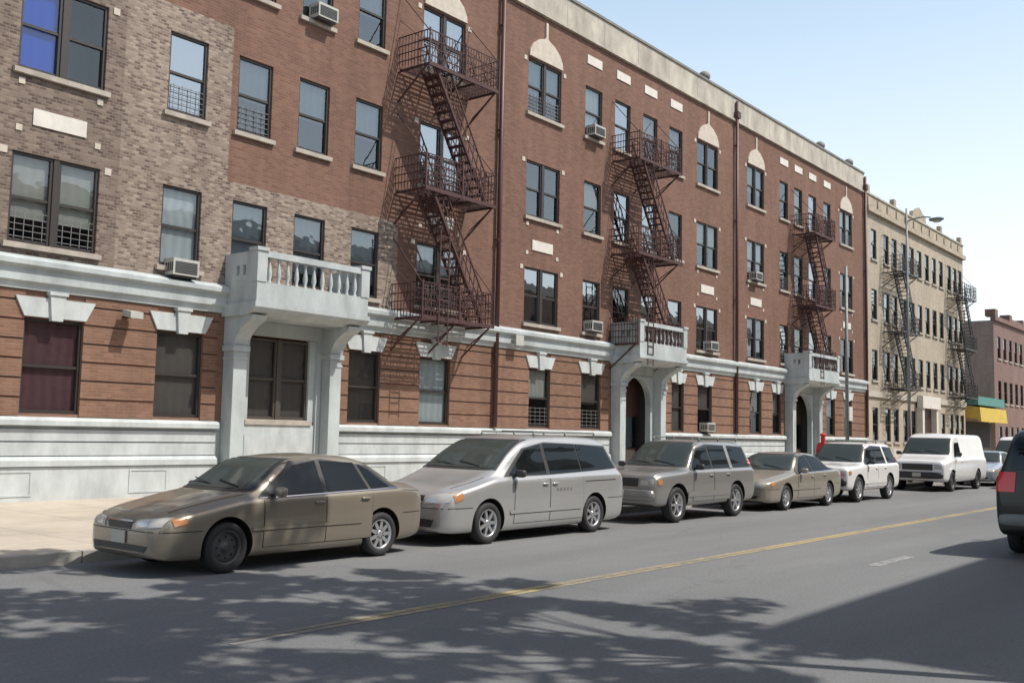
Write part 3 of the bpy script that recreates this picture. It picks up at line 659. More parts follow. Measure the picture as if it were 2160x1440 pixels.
def car_meshes(key,sp):
    if key in CARC: return CARC[key]
    st=sp['st']; L=st[-1][0]
    xs=[]; n=84
    for i in range(n+1):
        t=i/n; t=t-.06*math.sin(2*math.pi*t)*1.0; xs.append(L*t)
    rings=[]
    for x in xs:
        half=ringpts(*interp(st,x)); rings.append([(x,-y,z) for y,z in half]+[(x,y,z) for y,z in half[-2:0:-1]])
    K=len(rings[0]); V=[p for r in rings for p in r]; F=[]
    for i in range(len(rings)-1):
        for k in range(K):
            j=(k+1)%K; F.append((i*K+k,i*K+j,(i+1)*K+j,(i+1)*K+k))
    F.append(tuple(range(K))[::-1]); F.append(tuple((len(rings)-1)*K+k for k in range(K)))
    bvh=BVHTree.FromPolygons([Vector(v) for v in V],F)
    me=bpy.data.meshes.new('b'); me.from_pydata(V,[],F); me.update()
    bm=bmesh.new(); bm.from_mesh(me); bmesh.ops.recalc_face_normals(bm,faces=bm.faces); bm.normal_update()
    vn=[v.normal.copy() for v in bm.verts]
    bm.to_mesh(me); bm.free()
    ob=bpy.data.objects.new('tmp_b',me); COL.objects.link(ob)
    Wm=sp['W']; tr=sp['tr']; ar=tr+sp.get('gap',.055)
    cb=MB()
    for wx in sp['wx']:
        for s in (-1,1):
            ya,yb=(-Wm-.3,-Wm+.30) if s<0 else (Wm-.30,Wm+.3)
            cb.tube((wx,ya,tr+.01),(wx,yb,tr+.01),ar,n=40)
    cm=cb.mesh('c',[]); bm=bmesh.new(); bm.from_mesh(cm); bmesh.ops.recalc_face_normals(bm,faces=bm.faces); bm.to_mesh(cm); bm.free()
    co=bpy.data.objects.new('tmp_c',cm); COL.objects.link(co)
    md=ob.modifiers.new('x','BOOLEAN'); md.operation='DIFFERENCE'; md.object=co; md.solver='EXACT'
    dg=bpy.context.evaluated_depsgraph_get(); dg.update()
    res=bpy.data.meshes.new_from_object(ob.evaluated_get(dg))
    bpy.data.objects.remove(ob); bpy.data.objects.remove(co)
    if len(res.polygons)<500: res=me
    res.name='body'; res.materials.clear(); res.materials.append(M[sp['paint']]); res.materials.append(M['well']); res.materials.append(M[sp.get('lower',sp['paint'])])
    lz=sp.get('lowz',0)
    for p in res.polygons:
        c=p.center; mi=0
        for wx in sp['wx']:
            d=math.hypot(c.x-wx,c.z-tr-.01)
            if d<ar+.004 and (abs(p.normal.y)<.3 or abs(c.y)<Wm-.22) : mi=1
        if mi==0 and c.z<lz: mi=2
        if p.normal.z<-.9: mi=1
        p.material_index=mi; p.use_smooth=True
    try: res.set_sharp_from_angle(angle=math.radians(38))
    except Exception: pass
    parts=[('body',res)]
    def cast(axis,u,v):
        if axis=='side': o,d=Vector((u,-4,v)),Vector((0,1,0))
        elif axis=='front': o,d=Vector((-4,u,v)),Vector((1,0,0))
        elif axis=='rear': o,d=Vector((L+4,u,v)),Vector((-1,0,0))
        else: o,d=Vector((u,v,6)),Vector((0,0,-1))
        loc,nm,fi,_=bvh.ray_cast(o,d)
        if loc is None: return None,None
        if nm.dot(d)>0: nm=-nm
        sn=Vector((0,0,0)); vs=F[fi]
        if len(vs)==4:
            for k in vs:
                w=1/((Vector(V[k])-loc).length+.004); q=vn[k]; q=q if q.dot(nm)>0 else -q; sn+=q*w
            if sn.length>0: nm=sn.normalized()
        return loc,nm
    def resamp(A,n):
        out=[]
        for i in range(n+1):
            t=i/n*(len(A)-1); k=min(int(t),len(A)-2); f=t-k; out.append((A[k][0]+(A[k+1][0]-A[k][0])*f,A[k][1]+(A[k+1][1]-A[k][1])*f))
        return out
    def patch(name,axis,A,B,mat,off=.006,mirror=False,cols=10,rows=6):
        A2=resamp(A,cols);B2=resamp(B,cols); grid=[]
        for r in range(rows+1):
            t=r/rows; row=[]
            for a,c in zip(A2,B2):
                l,nm=cast(axis,a[0]+(c[0]-a[0])*t,a[1]+(c[1]-a[1])*t); row.append(None if l is None else (l+nm*off,nm))
            grid.append(row)
        sides=[1,-1] if mirror else [1]
        for s in sides:
            b=MB(); idx={}; NN=[]
            for r in range(rows+1):
                for c in range(cols+1):
                    if grid[r][c] is not None:
                        p,nm=grid[r][c]; idx[r,c]=len(b.v); b.v.append((p.x,p.y*s,p.z)); NN.append((nm.x,nm.y*s,nm.z))
            for r in range(rows):
                for c in range(cols):
                    q=[(r,c),(r,c+1),(r+1,c+1),(r+1,c)]
                    if all(k in idx for k in q):
                        ids=[idx[k] for k in q]
                        P0,P1,P2=[Vector(b.v[k]) for k in ids[:3]]
                        if (P1-P0).cross(P2-P0).dot(Vector(NN[ids[0]]))<0: ids=ids[::-1]
                        b.f.append(tuple(ids)); b.m.append(0); b.sm.append(True)
            if b.f:
                me=b.mesh(name,[M[mat]])
                try: me.normals_split_custom_set_from_vertices(NN)
                except Exception: pass
                parts.append((name,me))
    for p in sp['patches']: patch(*p[:5],**(p[5] if len(p)>5 else {}))
    def wheelmesh(side,ns):
        w=.105; rr=tr; ri=tr*sp.get('ri',.66)
        ty=MB(); ty.lathe([(ri,-w*.8),(ri+.02,-w*.95),(rr-.03,-w),(rr-.008,-w*.75),(rr,-w*.3),(rr,w*.3),(rr-.008,w*.75),(rr-.03,w),(ri+.02,w*.95),(ri,w*.8)],(0,0,0),'y',36)
        rm=MB(); s=side
        rm.lathe([(ri+.004,s*w*.83),(ri-.01,s*w*.86),(ri-.025,s*w*.6),(ri-.03,-s*w*.8)],(0,0,0),'y',36,m=0 if ns else 2)
        rm.lathe([(ri-.03,s*w*.1),(0.001,s*w*.1)],(0,0,0),'y',36,m=1)
        if ns:
            for k in range(ns):
                a=2*math.pi*k/ns; d=Vector((math.cos(a),0,math.sin(a))); t=Vector((-math.sin(a),0,math.cos(a)))
                w1=.030 if ns>5 else .042; w2=.022 if ns>5 else .032
                p=[d*.04+t*w1,d*(ri-.015)+t*w2,d*(ri-.015)-t*w2,d*.04-t*w1]
                ya=s*w*.72; yb=s*w*.35
                rm.face([(q.x,ya,q.z) for q in p]); 
                for i in range(4):
                    q=p[i];z=p[(i+1)%4]; rm.face([(q.x,ya,q.z),(z.x,ya,z.z),(z.x,yb,z.z),(q.x,yb,q.z)])
            rm.lathe([(.001,s*w*.8),(.045,s*w*.78),(.055,s*w*.68),(.06,s*w*.3)],(0,0,0),'y',20)
        else:
            rm.lathe([(.001,s*w*.62),(.05,s*w*.62),(.06,s*w*.45),(ri*.55,s*w*.5),(ri*.72,s*w*.55),(ri*.95,s*w*.35)],(0,0,0),'y',28,m=2)
            for k in range(8):
                a=2*math.pi*k/8; rm.lathe([(.001,s*w*.565),(.016,s*w*.56)],(ri*.62*math.cos(a),0,ri*.62*math.sin(a)),'y',8,m=1)
        return ty.mesh('tyre',[M['rubber']]),rm.mesh('rim',[M['alloy'],M['well'],M['steelw']])
    wheels=[]
    for i,wx in enumerate(sp['wx']):
        ns=sp.get('spokes',5); ns=ns[i] if isinstance(ns,tuple) else ns
        for s in (-1,1): wheels.append(((wx,s*(Wm-.125),tr),wheelmesh(s,ns)))
    ex=[]
    for s in (-1,1):
        b=MB(); mx,mz=sp['mirror']; b.blob((mx,s*(Wm+.08),mz),(.055,.10,.065),.6); b.tube((mx+.02,s*(Wm-.1),mz-.05),(mx,s*(Wm+.03),mz-.02),.03,n=6); ex.append(('mirror',b.mesh('mirror',[M[sp.get('mirm',sp['paint'])]])))
    fz=sp.get('pz',.42); l,nm=cast('front',0,fz+.07); fx=(l.x if l else 0); fx-=sp.get('pout',.012)
    b=MB(); b.box(fx-.012,fx,-.15,.15,fz,fz+.15); ex.append(('number_plate',b.mesh('number_plate',[M['plate']])))
    b=MB(); b.box(L+.004,L+.02,-.16,.16,sp.get('rpz',.7),sp.get('rpz',.7)+.15); ex.append(('number_plate',b.mesh('number_plate',[M['plate']])))
    for (hx,hz) in sp.get('handles',[]):
        for s in (-1,1):
            l,nm=cast('side',hx,hz); b=MB(); b.blob((hx,s*(abs(l.y)+.018),hz),(.085,.018,.018),.6,10,6); ex.append(('door_handle',b.mesh('door_handle',[M[sp.get('hm',sp['paint'])]])))
    if 'rack' in sp:
        xa,xb,yy,zz=sp['rack']; b=MB()
        for s in (-1,1):
            b.tube((xa,s*yy,zz+.05),(xb,s*yy,zz+.05),.018,n=6)
            for x in (xa,(xa+xb)/2,xb): b.tube((x,s*yy,zz-.03),(x,s*yy,zz+.05),.02,n=6)
        for x in (xa+(xb-xa)*.3,xa+(xb-xa)*.8): b.tube((x,-yy,zz+.06),(x,yy,zz+.06),.014,n=6)
        ex.append(('roof_rack',b.mesh('roof_rack',[M['galv']])))
    if 'bump' in sp:
        z0,z1,mt=sp['bump']; b=MB(); b.blob((.03,0,(z0+z1)/2),(.12,Wm*.90,(z1-z0)/2),.35,28,8); ex.append(('front_bumper',b.mesh('front_bumper',[M[mt]])))
        b=MB(); b.blob((L-.02,0,(z0+z1)/2),(.12,Wm*.93,(z1-z0)/2),.35,28,8); ex.append(('rear_bumper',b.mesh('rear_bumper',[M[mt]])))
    l1,_=cast('front',-.5,sp['wip']); l2,_=cast('front',.05,sp['wip']+.07)
    if l1 and l2:
        for dy in (0,.55):
            b=MB(); b.tube((l1.x-.015,l1.y+dy,l1.z+.015),(l2.x-.02,l2.y+dy-.02,l2.z+.02),.008,n=5); ex.append(('wiper',b.mesh('wiper',[M['blackp']])))
    CARC[key]=(parts,ex,wheels); return CARC[key]
def place(key,sp,noseX,cy,label,cat,rot=0,name='parked_car',group='cars parked along the kerb'):
    parts,ex,wheels=car_meshes(key,sp)
    E=thing(name,(noseX,cy,0),label,cat,group=group); E.rotation_euler=(0,0,rot)
    for n,me in parts+ex: link(n,me,E)
    for loc,wm in wheels:
        w=link('wheel',None,E,loc); link('tyre',wm[0],w); link('rim',wm[1],w)
    return E
def doorfn(p,pm):
    def door(x0,x1,z0,z1): 
        p.append(('door_seam','side',[(x0-.008,z0-.008),(x1+.008,z0-.008)],[(x0-.008,z1),(x1+.008,z1)],'seam_and_shade',dict(off=.003,mirror=True,cols=16,rows=14)))
        p.append(('door','side',[(x0,z0),(x1,z0)],[(x0,z1),(x1,z1)],pm,dict(off=.006,mirror=True,cols=16,rows=14)))
    return door
def make_sedan(paint,st,W,wx,tr,sh=0,**o):
    p=[]; door=doorfn(p,paint); s=sh
    door(1.48+s,2.50+s,.29,.875); door(2.515+s,3.36+s,.29,.885)
    D=lambda L:[(a+s,z) for a,z in L]
    p+= [('window_surround','side',D([(1.40,.905),(2.5,.93),(3.90,.965)]),D([(2.02,1.34),(2.6,1.38),(3.42,1.28)]),'blackp',dict(off=.008,mirror=True,cols=28,rows=12)),
     ('side_window','side',D([(1.58,.93),(2.47,.945)]),D([(2.06,1.30),(2.47,1.355)]),'cglass',dict(off=.014,mirror=True,cols=14,rows=10)),
     ('side_window','side',D([(2.56,.945),(3.30,.96)]),D([(2.55,1.355),(3.16,1.32)]),'cglass',dict(off=.014,mirror=True,cols=14,rows=10)),
     ('side_window','side',D([(3.36,.962),(3.74,.98)]),D([(3.24,1.30),(3.43,1.22)]),'cglass',dict(off=.014,mirror=True,cols=8,rows=10)),
     ('window_trim','side',D([(1.42,.893),(3.90,.955)]),D([(1.42,.903),(3.90,.966)]),'chrome',dict(off=.011,mirror=True,cols=28,rows=1)),
     ('windscreen_surround','front',[(-.73,.975),(.73,.975)],[(-.58,1.385),(.58,1.385)],'blackp',dict(off=.006,cols=20,rows=14)),
     ('windscreen','front',[(-.69,1.0),(.69,1.0)],[(-.55,1.36),(.55,1.36)],'cglass2',dict(off=.012,cols=20,rows=14)),
     ('rear_window','rear',[(-.62,1.06),(.62,1.06)],[(-.5,1.33),(.5,1.33)],'cglass',dict(off=.010,cols=16,rows=10)),
     ('headlight','front',[(.33,.560),(.74,.60)],[(.33,.665),(.77,.71)],'lamp',dict(off=.008,mirror=True)),
     ('headlight_reflector','front',[(.37,.580),(.56,.60)],[(.37,.645),(.56,.665)],'lampin',dict(off=.012,mirror=True)),
     ('turn_signal','side',[(.22,.60),(.38,.635)],[(.19,.695),(.38,.70)],'amber',dict(off=.010,mirror=True,cols=4,rows=3)),
     ('grille','front',[(-.24,.555),(.24,.555)],[(-.27,.635),(.27,.635)],'blackp',dict(off=.008)),
     ('grille_trim','front',[(-.27,.637),(.27,.637)],[(-.28,.655),(.28,.655)],'chrome',dict(off=.014)),
     ('lower_intake','front',[(-.55,.30),(.55,.30)],[(-.6,.375),(.6,.375)],'blackp',dict(off=.006)),
     ('bumper_seam','front',[(-.74,.535),(.74,.535)],[(-.74,.545),(.74,.545)],'seam_and_shade',dict(off=.004,cols=20,rows=1)),
     ('taillight','rear',[(.42,.72),(.74,.72)],[(.42,.86),(.74,.86)],'red',dict(off=.008,mirror=True)),
     ('side_moulding','side',[(1.30,.50),(3.15,.50)],[(1.30,.545),(3.15,.545)],paint,dict(off=.018,mirror=True,cols=24,rows=2)),
     ('moulding_shade','side',[(1.30,.490),(3.15,.490)],[(1.30,.499),(3.15,.499)],'seam_and_shade',dict(off=.010,mirror=True,cols=24,rows=1)),  # dark strip paints the shade below the moulding
     ('bumper_seam','side',[(.10,.535),(.58,.535)],[(.10,.545),(.58,.545)],'seam_and_shade',dict(off=.004,mirror=True,cols=8,rows=1)),
     ('bumper_seam','side',[(3.98+s,.60),(4.40+s,.60)],[(3.98+s,.61),(4.40+s,.61)],'seam_and_shade',dict(off=.004,mirror=True,cols=8,rows=1)),
     ('hood_seam','top',[(.25,-.62),(1.25,-.72)],[(.25,-.61),(1.25,-.71)],'seam_and_shade',dict(off=.003,mirror=True,cols=16,rows=1)),
     ('trunk_seam','side',[(3.98+s,.93),(4.40+s,.90)],[(3.98+s,.936),(4.40+s,.906)],'seam_and_shade',dict(off=.004,mirror=True,cols=8,rows=1)),
    ]
    sp=dict(st=st,paint=paint,W=W,wx=wx,tr=tr,patches=p,mirror=(1.66+s,.98),handles=[(2.38+s,.82),(3.22+s,.84)],pz=.38,rpz=.62,wip=1.02)
    sp.update(o); return sp
st1=[(0,.63,.58,.56,.47,.29),(.05,.70,.71,.61,.55,.24),(.20,.77,.81,.68,.63,.205),(.62,.865,.857,.77,.70,.19),(1.02,.945,.872,.85,.73,.18),(1.22,.98,.875,.88,.73,.18),(1.52,1.14,.875,.895,.71,.18),(1.86,1.34,.875,.91,.67,.18),(2.15,1.42,.875,.92,.625,.18),(2.65,1.45,.875,.93,.61,.18),(3.12,1.43,.875,.94,.61,.18),(3.42,1.355,.872,.95,.63,.19),(3.76,1.17,.868,.955,.67,.2),(3.95,1.06,.86,.955,.70,.21),(4.22,1.03,.84,.94,.69,.23),(4.42,.975,.79,.89,.64,.26),(4.48,.84,.74,.78,.6,.28),(4.51,.70,.66,.66,.55,.32)]
place('sedan1',make_sedan('bronze',st1,.875,(.95,3.57),.315,spokes=(0,9)),7.74-.95,10.62+.875,'grey bronze sedan parked at the kerb with plain steel wheel','car')
stv=[(0,.68,.62,.60,.52,.27),(.06,.80,.79,.71,.62,.22),(.26,.92,.92,.82,.72,.20),(.75,1.03,.975,.94,.78,.19),(1.05,1.12,.99,1.01,.83,.18),(1.22,1.20,.99,1.035,.84,.18),(1.75,1.53,.99,1.05,.79,.18),(2.12,1.69,.99,1.06,.75,.18),(2.5,1.755,.99,1.07,.72,.18),(3.5,1.775,.99,1.08,.72,.18),(4.3,1.755,.99,1.09,.72,.19),(4.65,1.68,.985,1.09,.72,.2),(4.88,1.42,.975,1.09,.75,.22),(5.0,1.12,.95,1.0,.76,.25),(5.06,.95,.90,.88,.72,.28),(5.09,.75,.84,.7,.65,.32)]
p=[]; door=doorfn(p,'silver')
door(1.62,2.60,.30,1.01); door(2.62,3.62,.30,1.02)
p+=[('window_surround','side',[(1.38,1.065),(2.6,1.08),(4.83,1.16)],[(2.02,1.53),(2.7,1.64),(4.62,1.58)],'blackp',dict(off=.007,mirror=True,cols=30,rows=12)),
 ('side_window','side',[(1.52,1.09),(2.55,1.10)],[(2.06,1.50),(2.55,1.60)],'cglass',dict(off=.013,mirror=True,cols=14,rows=10)),
 ('side_window','side',[(2.66,1.10),(3.60,1.12)],[(2.66,1.61),(3.60,1.61)],'cglass',dict(off=.013,mirror=True,cols=14,rows=10)),
 ('side_window','side',[(3.64,1.12),(4.74,1.18)],[(3.64,1.61),(4.56,1.54)],'cglass',dict(off=.013,mirror=True,cols=14,rows=10)),
 ('windscreen_surround','front',[(-.82,1.17),(.82,1.17)],[(-.68,1.68),(.68,1.68)],'blackp',dict(off=.006,cols=20,rows=14)),
 ('windscreen','front',[(-.78,1.20),(.78,1.20)],[(-.65,1.65),(.65,1.65)],'cglass2',dict(off=.012,cols=20,rows=14)),
 ('rear_window','rear',[(-.68,1.15),(.68,1.15)],[(-.6,1.6),(.6,1.6)],'cglass',dict(off=.008,cols=16,rows=8)),
 ('headlight','front',[(.42,.63),(.86,.69)],[(.42,.77),(.88,.85)],'lamp',dict(off=.008,mirror=True)),
 ('headlight_reflector','front',[(.46,.66),(.68,.68)],[(.46,.75),(.68,.79)],'lampin',dict(off=.012,mirror=True)),
 ('turn_signal','side',[(.22,.68),(.38,.74)],[(.2,.83),(.38,.84)],'amber',dict(off=.010,mirror=True,cols=4,rows=3)),
 ('grille','front',[(-.38,.60),(.38,.60)],[(-.42,.78),(.42,.78)],'blackp',dict(off=.008)),
 ('grille_trim','front',[(-.40,.675),(.40,.675)],[(-.40,.692),(.40,.692)],'chrome',dict(off=.013)),
 ('bumper_seam','front',[(-.86,.585),(.86,.585)],[(-.86,.597),(.86,.597)],'seam_and_shade',dict(off=.004,cols=20,rows=1)),
 ('bumper_seam','side',[(.12,.59),(.58,.59)],[(.12,.60),(.58,.60)],'seam_and_shade',dict(off=.004,mirror=True,cols=8,rows=1)),
 ('bumper_seam','side',[(4.42,.62),(4.98,.62)],[(4.42,.63),(4.98,.63)],'seam_and_shade',dict(off=.004,mirror=True,cols=8,rows=1)),
 ('lower_intake','front',[(-.6,.30),(.6,.30)],[(-.65,.42),(.65,.42)],'blackp',dict(off=.006)),
 ('taillight','rear',[(.70,.85),(.90,.85)],[(.70,1.15),(.9,1.15)],'red',dict(off=.008,mirror=True)),
 ('side_moulding','side',[(1.5,.46),(3.55,.46)],[(1.5,.52),(3.55,.52)],'silver',dict(off=.016,mirror=True,cols=24,rows=2)),
 ('moulding_shade','side',[(1.5,.448),(3.55,.448)],[(1.5,.459),(3.55,.459)],'seam_and_shade',dict(off=.010,mirror=True,cols=24,rows=1)),  # shade under the moulding, painted as a dark strip
 ('sliding_rail','side',[(3.7,.94),(4.7,.95)],[(3.7,.955),(4.7,.965)],'seam_and_shade',dict(off=.004,mirror=True,cols=10,rows=1)),
 ('hood_seam','top',[(.3,-.72),(1.0,-.82)],[(.3,-.71),(1.0,-.81)],'seam_and_shade',dict(off=.003,mirror=True,cols=16,rows=1))]
for k in range(5):
    x=2.78+k*.10; p.append(('door_lettering','side',[(x,.80),(x+.06,.80)],[(x+.02,.855),(x+.075,.86 if k%2 else .84)],'darkclad',dict(off=.010,cols=2,rows=2)))
place('van1',dict(st=stv,paint='silver',W=.99,wx=(.98,4.01),tr=.335,patches=p,mirror=(1.66,1.12),mirm='blackp',handles=[(2.46,.93),(2.75,.93)],spokes=7,rack=(2.6,4.5,.60,1.765),pz=.44,rpz=.75,wip=1.22),12.76-.98,10.62+.99,'silver minivan with dark side windows parked behind the bronze sedan','minivan')
def make_suv(paint,lower,lowz,bumpm,rack=True,sc=1,zs=1,tl=(.66,.86,.95,1.28),**o):
    st=[(0,.90,.76,.83,.68,.44),(.05,1.0,.84,.93,.75,.38),(.28,1.055,.88,.99,.78,.35),(.9,1.085,.9,1.03,.78,.34),(1.2,1.11,.905,1.05,.78,.33),(1.34,1.16,.905,1.06,.77,.33),(1.75,1.49,.905,1.07,.71,.33),(2.02,1.67,.905,1.075,.67,.33),(2.35,1.72,.905,1.08,.655,.33),(3.5,1.73,.905,1.085,.655,.33),(4.1,1.70,.90,1.09,.66,.34),(4.36,1.56,.895,1.09,.68,.35),(4.47,1.2,.885,1.07,.74,.38),(4.51,.95,.86,.88,.72,.4),(4.53,.8,.80,.74,.68,.44)]
    st=[(a*sc,b_*zs,c,d*zs,e,f) for a,b_,c,d,e,f in st]
    p=[]; door=doorfn(p,paint)
    X=lambda L:[(a*sc,z*zs) for a,z in L]
    def dr(x0,x1,z0,z1): door(x0*sc,x1*sc,z0*zs,z1*zs)
    dr(1.5,2.42,.42,1.045); dr(2.44,3.22,.42,1.05)
    p+=[('window_surround','side',X([(1.42,1.075),(2.5,1.095),(4.36,1.11)]),X([(1.88,1.53),(2.4,1.63),(4.2,1.58)]),'blackp',dict(off=.007,mirror=True,cols=28,rows=12)),
     ('side_window','side',X([(1.52,1.10),(2.38,1.11)]),X([(1.92,1.50),(2.38,1.58)]),'cglass',dict(off=.013,mirror=True)),
     ('side_window','side',X([(2.47,1.11),(3.2,1.12)]),X([(2.47,1.59),(3.2,1.59)]),'cglass',dict(off=.013,mirror=True)),
     ('window_pillar','side',X([(3.235,1.09),(3.37,1.09)]),X([(3.235,1.62),(3.37,1.62)]),paint,dict(off=.016,mirror=True,cols=3)),
     ('side_window','side',X([(3.40,1.13),(4.25,1.14)]),X([(3.40,1.59),(4.15,1.55)]),'cglass',dict(off=.013,mirror=True)),
     ('windscreen_surround','front',[(-.76,1.135*zs),(.76,1.135*zs)],[(-.62,1.665*zs),(.62,1.665*zs)],'blackp',dict(off=.006,cols=20,rows=14)),
     ('windscreen','front',[(-.72,1.165*zs),(.72,1.165*zs)],[(-.59,1.63*zs),(.59,1.63*zs)],'cglass2',dict(off=.012,cols=20,rows=14)),
     ('rear_window','rear',[(-.66,1.15*zs),(.66,1.15*zs)],[(-.58,1.58*zs),(.58,1.58*zs)],'cglass',dict(off=.012,cols=16,rows=12)),
     ('headlight','front',[(.48,.76*zs),(.79,.77*zs)],[(.48,.90*zs),(.80,.91*zs)],'lamp',dict(off=.010,mirror=True)),
     ('headlight_reflector','front',[(.51,.79*zs),(.68,.79*zs)],[(.51,.87*zs),(.68,.88*zs)],'lampin',dict(off=.014,mirror=True)),
     ('turn_signal','side',[(.09,.79*zs),(.22,.80*zs)],[(.09,.90*zs),(.22,.90*zs)],'amber',dict(off=.010,mirror=True,cols=4,rows=3)),
     ('grille','front',[(-.43,.75*zs),(.43,.75*zs)],[(-.44,.92*zs),(.44,.92*zs)],'blackp',dict(off=.008)),
     ('grille_trim','front',[(-.05,.75*zs),(.05,.75*zs)],[(-.06,.92*zs),(.06,.92*zs)],'chrome',dict(off=.015,cols=3)),
     ('lower_intake','front',[(-.55,.46),(.55,.46)],[(-.6,.54),(.6,.54)],'blackp',dict(off=.007)),
     ('taillight','rear',[(tl[0],tl[2]*zs),(tl[1],tl[2]*zs)],[(tl[0]-.02,tl[3]*zs),(tl[1]-.04,tl[3]*zs)],'red',dict(off=.014,mirror=True)),
     ('side_moulding','side',X([(1.25,.52),(3.2,.52)]),X([(1.25,.64),(3.2,.64)]),lower,dict(off=.016,mirror=True,cols=24,rows=2))]
    sp=dict(st=st,paint=paint,lower=lower,lowz=lowz,W=.905,wx=(.85*sc,3.55*sc),tr=.37,patches=p,mirror=(1.62*sc,1.15*zs),mirm='blackp',handles=[(2.3*sc,.96*zs),(3.1*sc,.97*zs)],spokes=6,pz=.52,rpz=.78,pout=.10,bump=(.46,.70,bumpm),gap=.07,wip=1.18*zs)
    if rack: sp['rack']=(2.3*sc,4.1*sc,.58,1.72*zs)
    sp.update(o); return sp
place('suv1',make_suv('silver2','silver2',.0,'silver2'),18.9-.85,10.62+.905,'warm silver sport utility vehicle with roof rack parked behind minivan','suv')
st2=[(0,.66,.62,.58,.5,.30),(.05,.74,.76,.66,.6,.24),(.25,.80,.87,.72,.68,.21),(.8,.88,.915,.81,.74,.2),(1.3,.95,.92,.88,.76,.2),(1.5,.985,.92,.90,.75,.2),(1.8,1.14,.92,.92,.72,.2),(2.12,1.34,.92,.93,.68,.2),(2.45,1.42,.92,.94,.64,.2),(2.9,1.44,.92,.95,.63,.2),(3.35,1.42,.92,.955,.63,.2),(3.72,1.32,.92,.96,.65,.2),(4.05,1.14,.915,.965,.7,.21),(4.25,1.06,.91,.97,.73,.22),(4.6,1.02,.89,.95,.72,.24),(4.80,.98,.84,.90,.68,.27),(4.86,.85,.8,.8,.62,.3),(4.89,.72,.7,.68,.56,.34)]
place('sedan2',make_sedan('beige',st2,.92,(1.02,3.79),.315,sh=.22,spokes=7),24.39-1.02,10.62+.92,'beige older four door sedan parked behind silver utility vehicle','car')
place('suv2',make_suv('whitep','whitep',.0,'blackp',sc=.97,zs=1.0,rack=True),29.47-.83,10.62+.905,'white sport utility vehicle with black bumper parked at kerb','suv')
stc=[(0,.98,.86,.9,.76,.44),(.06,1.1,.93,1.0,.82,.38),(.45,1.19,.985,1.08,.86,.35),(.8,1.26,1.0,1.14,.88,.34),(.95,1.34,1.0,1.17,.87,.34),(1.45,1.86,1.0,1.2,.80,.34),(1.7,2.03,1.0,1.2,.78,.34),(2.1,2.10,1.0,1.2,.79,.34),(5.1,2.10,1.0,1.2,.80,.34),(5.4,2.04,1.0,1.2,.80,.34),(5.52,1.6,.985,1.15,.84,.36),(5.56,1.1,.96,1.0,.82,.4)]
p=[]; door=doorfn(p,'whitep'); door(1.15,2.2,.45,1.2)
p+=[('side_window','side',[(1.25,1.24),(2.12,1.24)],[(1.62,1.75),(2.12,1.78)],'cglass',dict(off=.007,mirror=True)),
 ('windscreen_surround','front',[(-.86,1.32),(.86,1.32)],[(-.74,1.92),(.74,1.92)],'blackp',dict(off=.006,cols=20,rows=14)),
 ('windscreen','front',[(-.82,1.36),(.82,1.36)],[(-.71,1.88),(.71,1.88)],'cglass2',dict(off=.012,cols=20,rows=14)),
 ('headlight','front',[(.58,.80),(.84,.80)],[(.58,.97),(.85,.97)],'lamp',dict(off=.008,mirror=True)),
 ('grille','front',[(-.54,.76),(.54,.76)],[(-.54,.98),(.54,.98)],'blackp',dict(off=.008)),
 ('taillight','rear',[(.86,.95),(.96,.95)],[(.86,1.3),(.94,1.3)],'red',dict(off=.01,mirror=True)),
 ('rear_window','rear',[(-.68,1.3),(.68,1.3)],[(-.6,1.75),(.6,1.75)],'cglass',dict(off=.008))]
vsp=dict(st=stc,paint='whitep',W=1.0,wx=(.9,4.3),tr=.37,patches=p,mirror=(1.35,1.35),mirm='blackp',handles=[(2.05,1.08)],spokes=0,pz=.52,rpz=.7,pout=.1,bump=(.46,.70,'blackp'),wip=1.38)
place('van2',vsp,38.0,10.62+1.0,'white cargo van with dark grille parked at kerb','van')
place('van2',vsp,51.5,10.62+1.0,'white cargo van parked farther along the kerb','van')
spb=make_sedan('bluesil',st1,.875,(.95,3.57),.315,spokes=5)
place('sedan3',spb,44.9,10.62+.875,'pale silver sedan parked beyond the white van','car')
place('sedan3',spb,43.0,9.2,'pale silver sedan driving along the street','car',name='moving_car',group='cars driving in the street')
place('sedan3',spb,58.5,10.6+.875,'small silver sedan parked far down the kerb','car')
place('suv2',None,64.5,10.62+.905,'white utility vehicle parked far down the kerb','suv')
dk=make_suv('dgreen','dgreen',.0,'galv',sc=1.07,zs=1.20,rack=False,tl=(.60,.87,.86,1.12))
dk['bump']=(.50,.70,'galv'); dk['mirm']='blackp'
place('suv3',dk,17.6+4.53*1.07,4.20-.905,'dark green utility vehicle with red taillight and silver bumper','suv',rot=math.pi,name='dark_car',group='cars driving in the street')
# ---------------------------------------------------------------- street furniture
L=thing('street_lamp',(41.9,13.1,.15),'grey curved arm street lamp on tall pole by kerb','street lamp')
b=MB(); b.tube((0,0,0),(0,0,1.0),.10,.08,12); b.tube((0,0,1.0),(0,0,11.1),.062,.038,12)
pr=(0,0,10.55)
for k in range(1,9):
    t=k/8; q=(0,-.95*t,10.55+.12*math.sin(t*math.pi*.8)); b.tube(pr,q,.03,n=8); pr=q
link('pole',b.mesh('pole',[M['galv']]),L)
b=MB(); b.blob((0,pr[1]-.22,pr[2]-.10),(.13,.30,.08),.8); b.blob((0,pr[1]-.25,pr[2]-.17),(.1,.18,.07),1,m=1); link('lamp_head',b.mesh('lamp_head',[M['galv'],M['lamp']]),L)
L=thing('utility_pole',(35.4,13.2,.15),'plain weathered grey pole standing at the kerb','pole')
b=MB(); b.tube((0,0,0),(0,0,7.8),.07,.05,12); link('pole',b.mesh('pole',[M['galv']]),L)
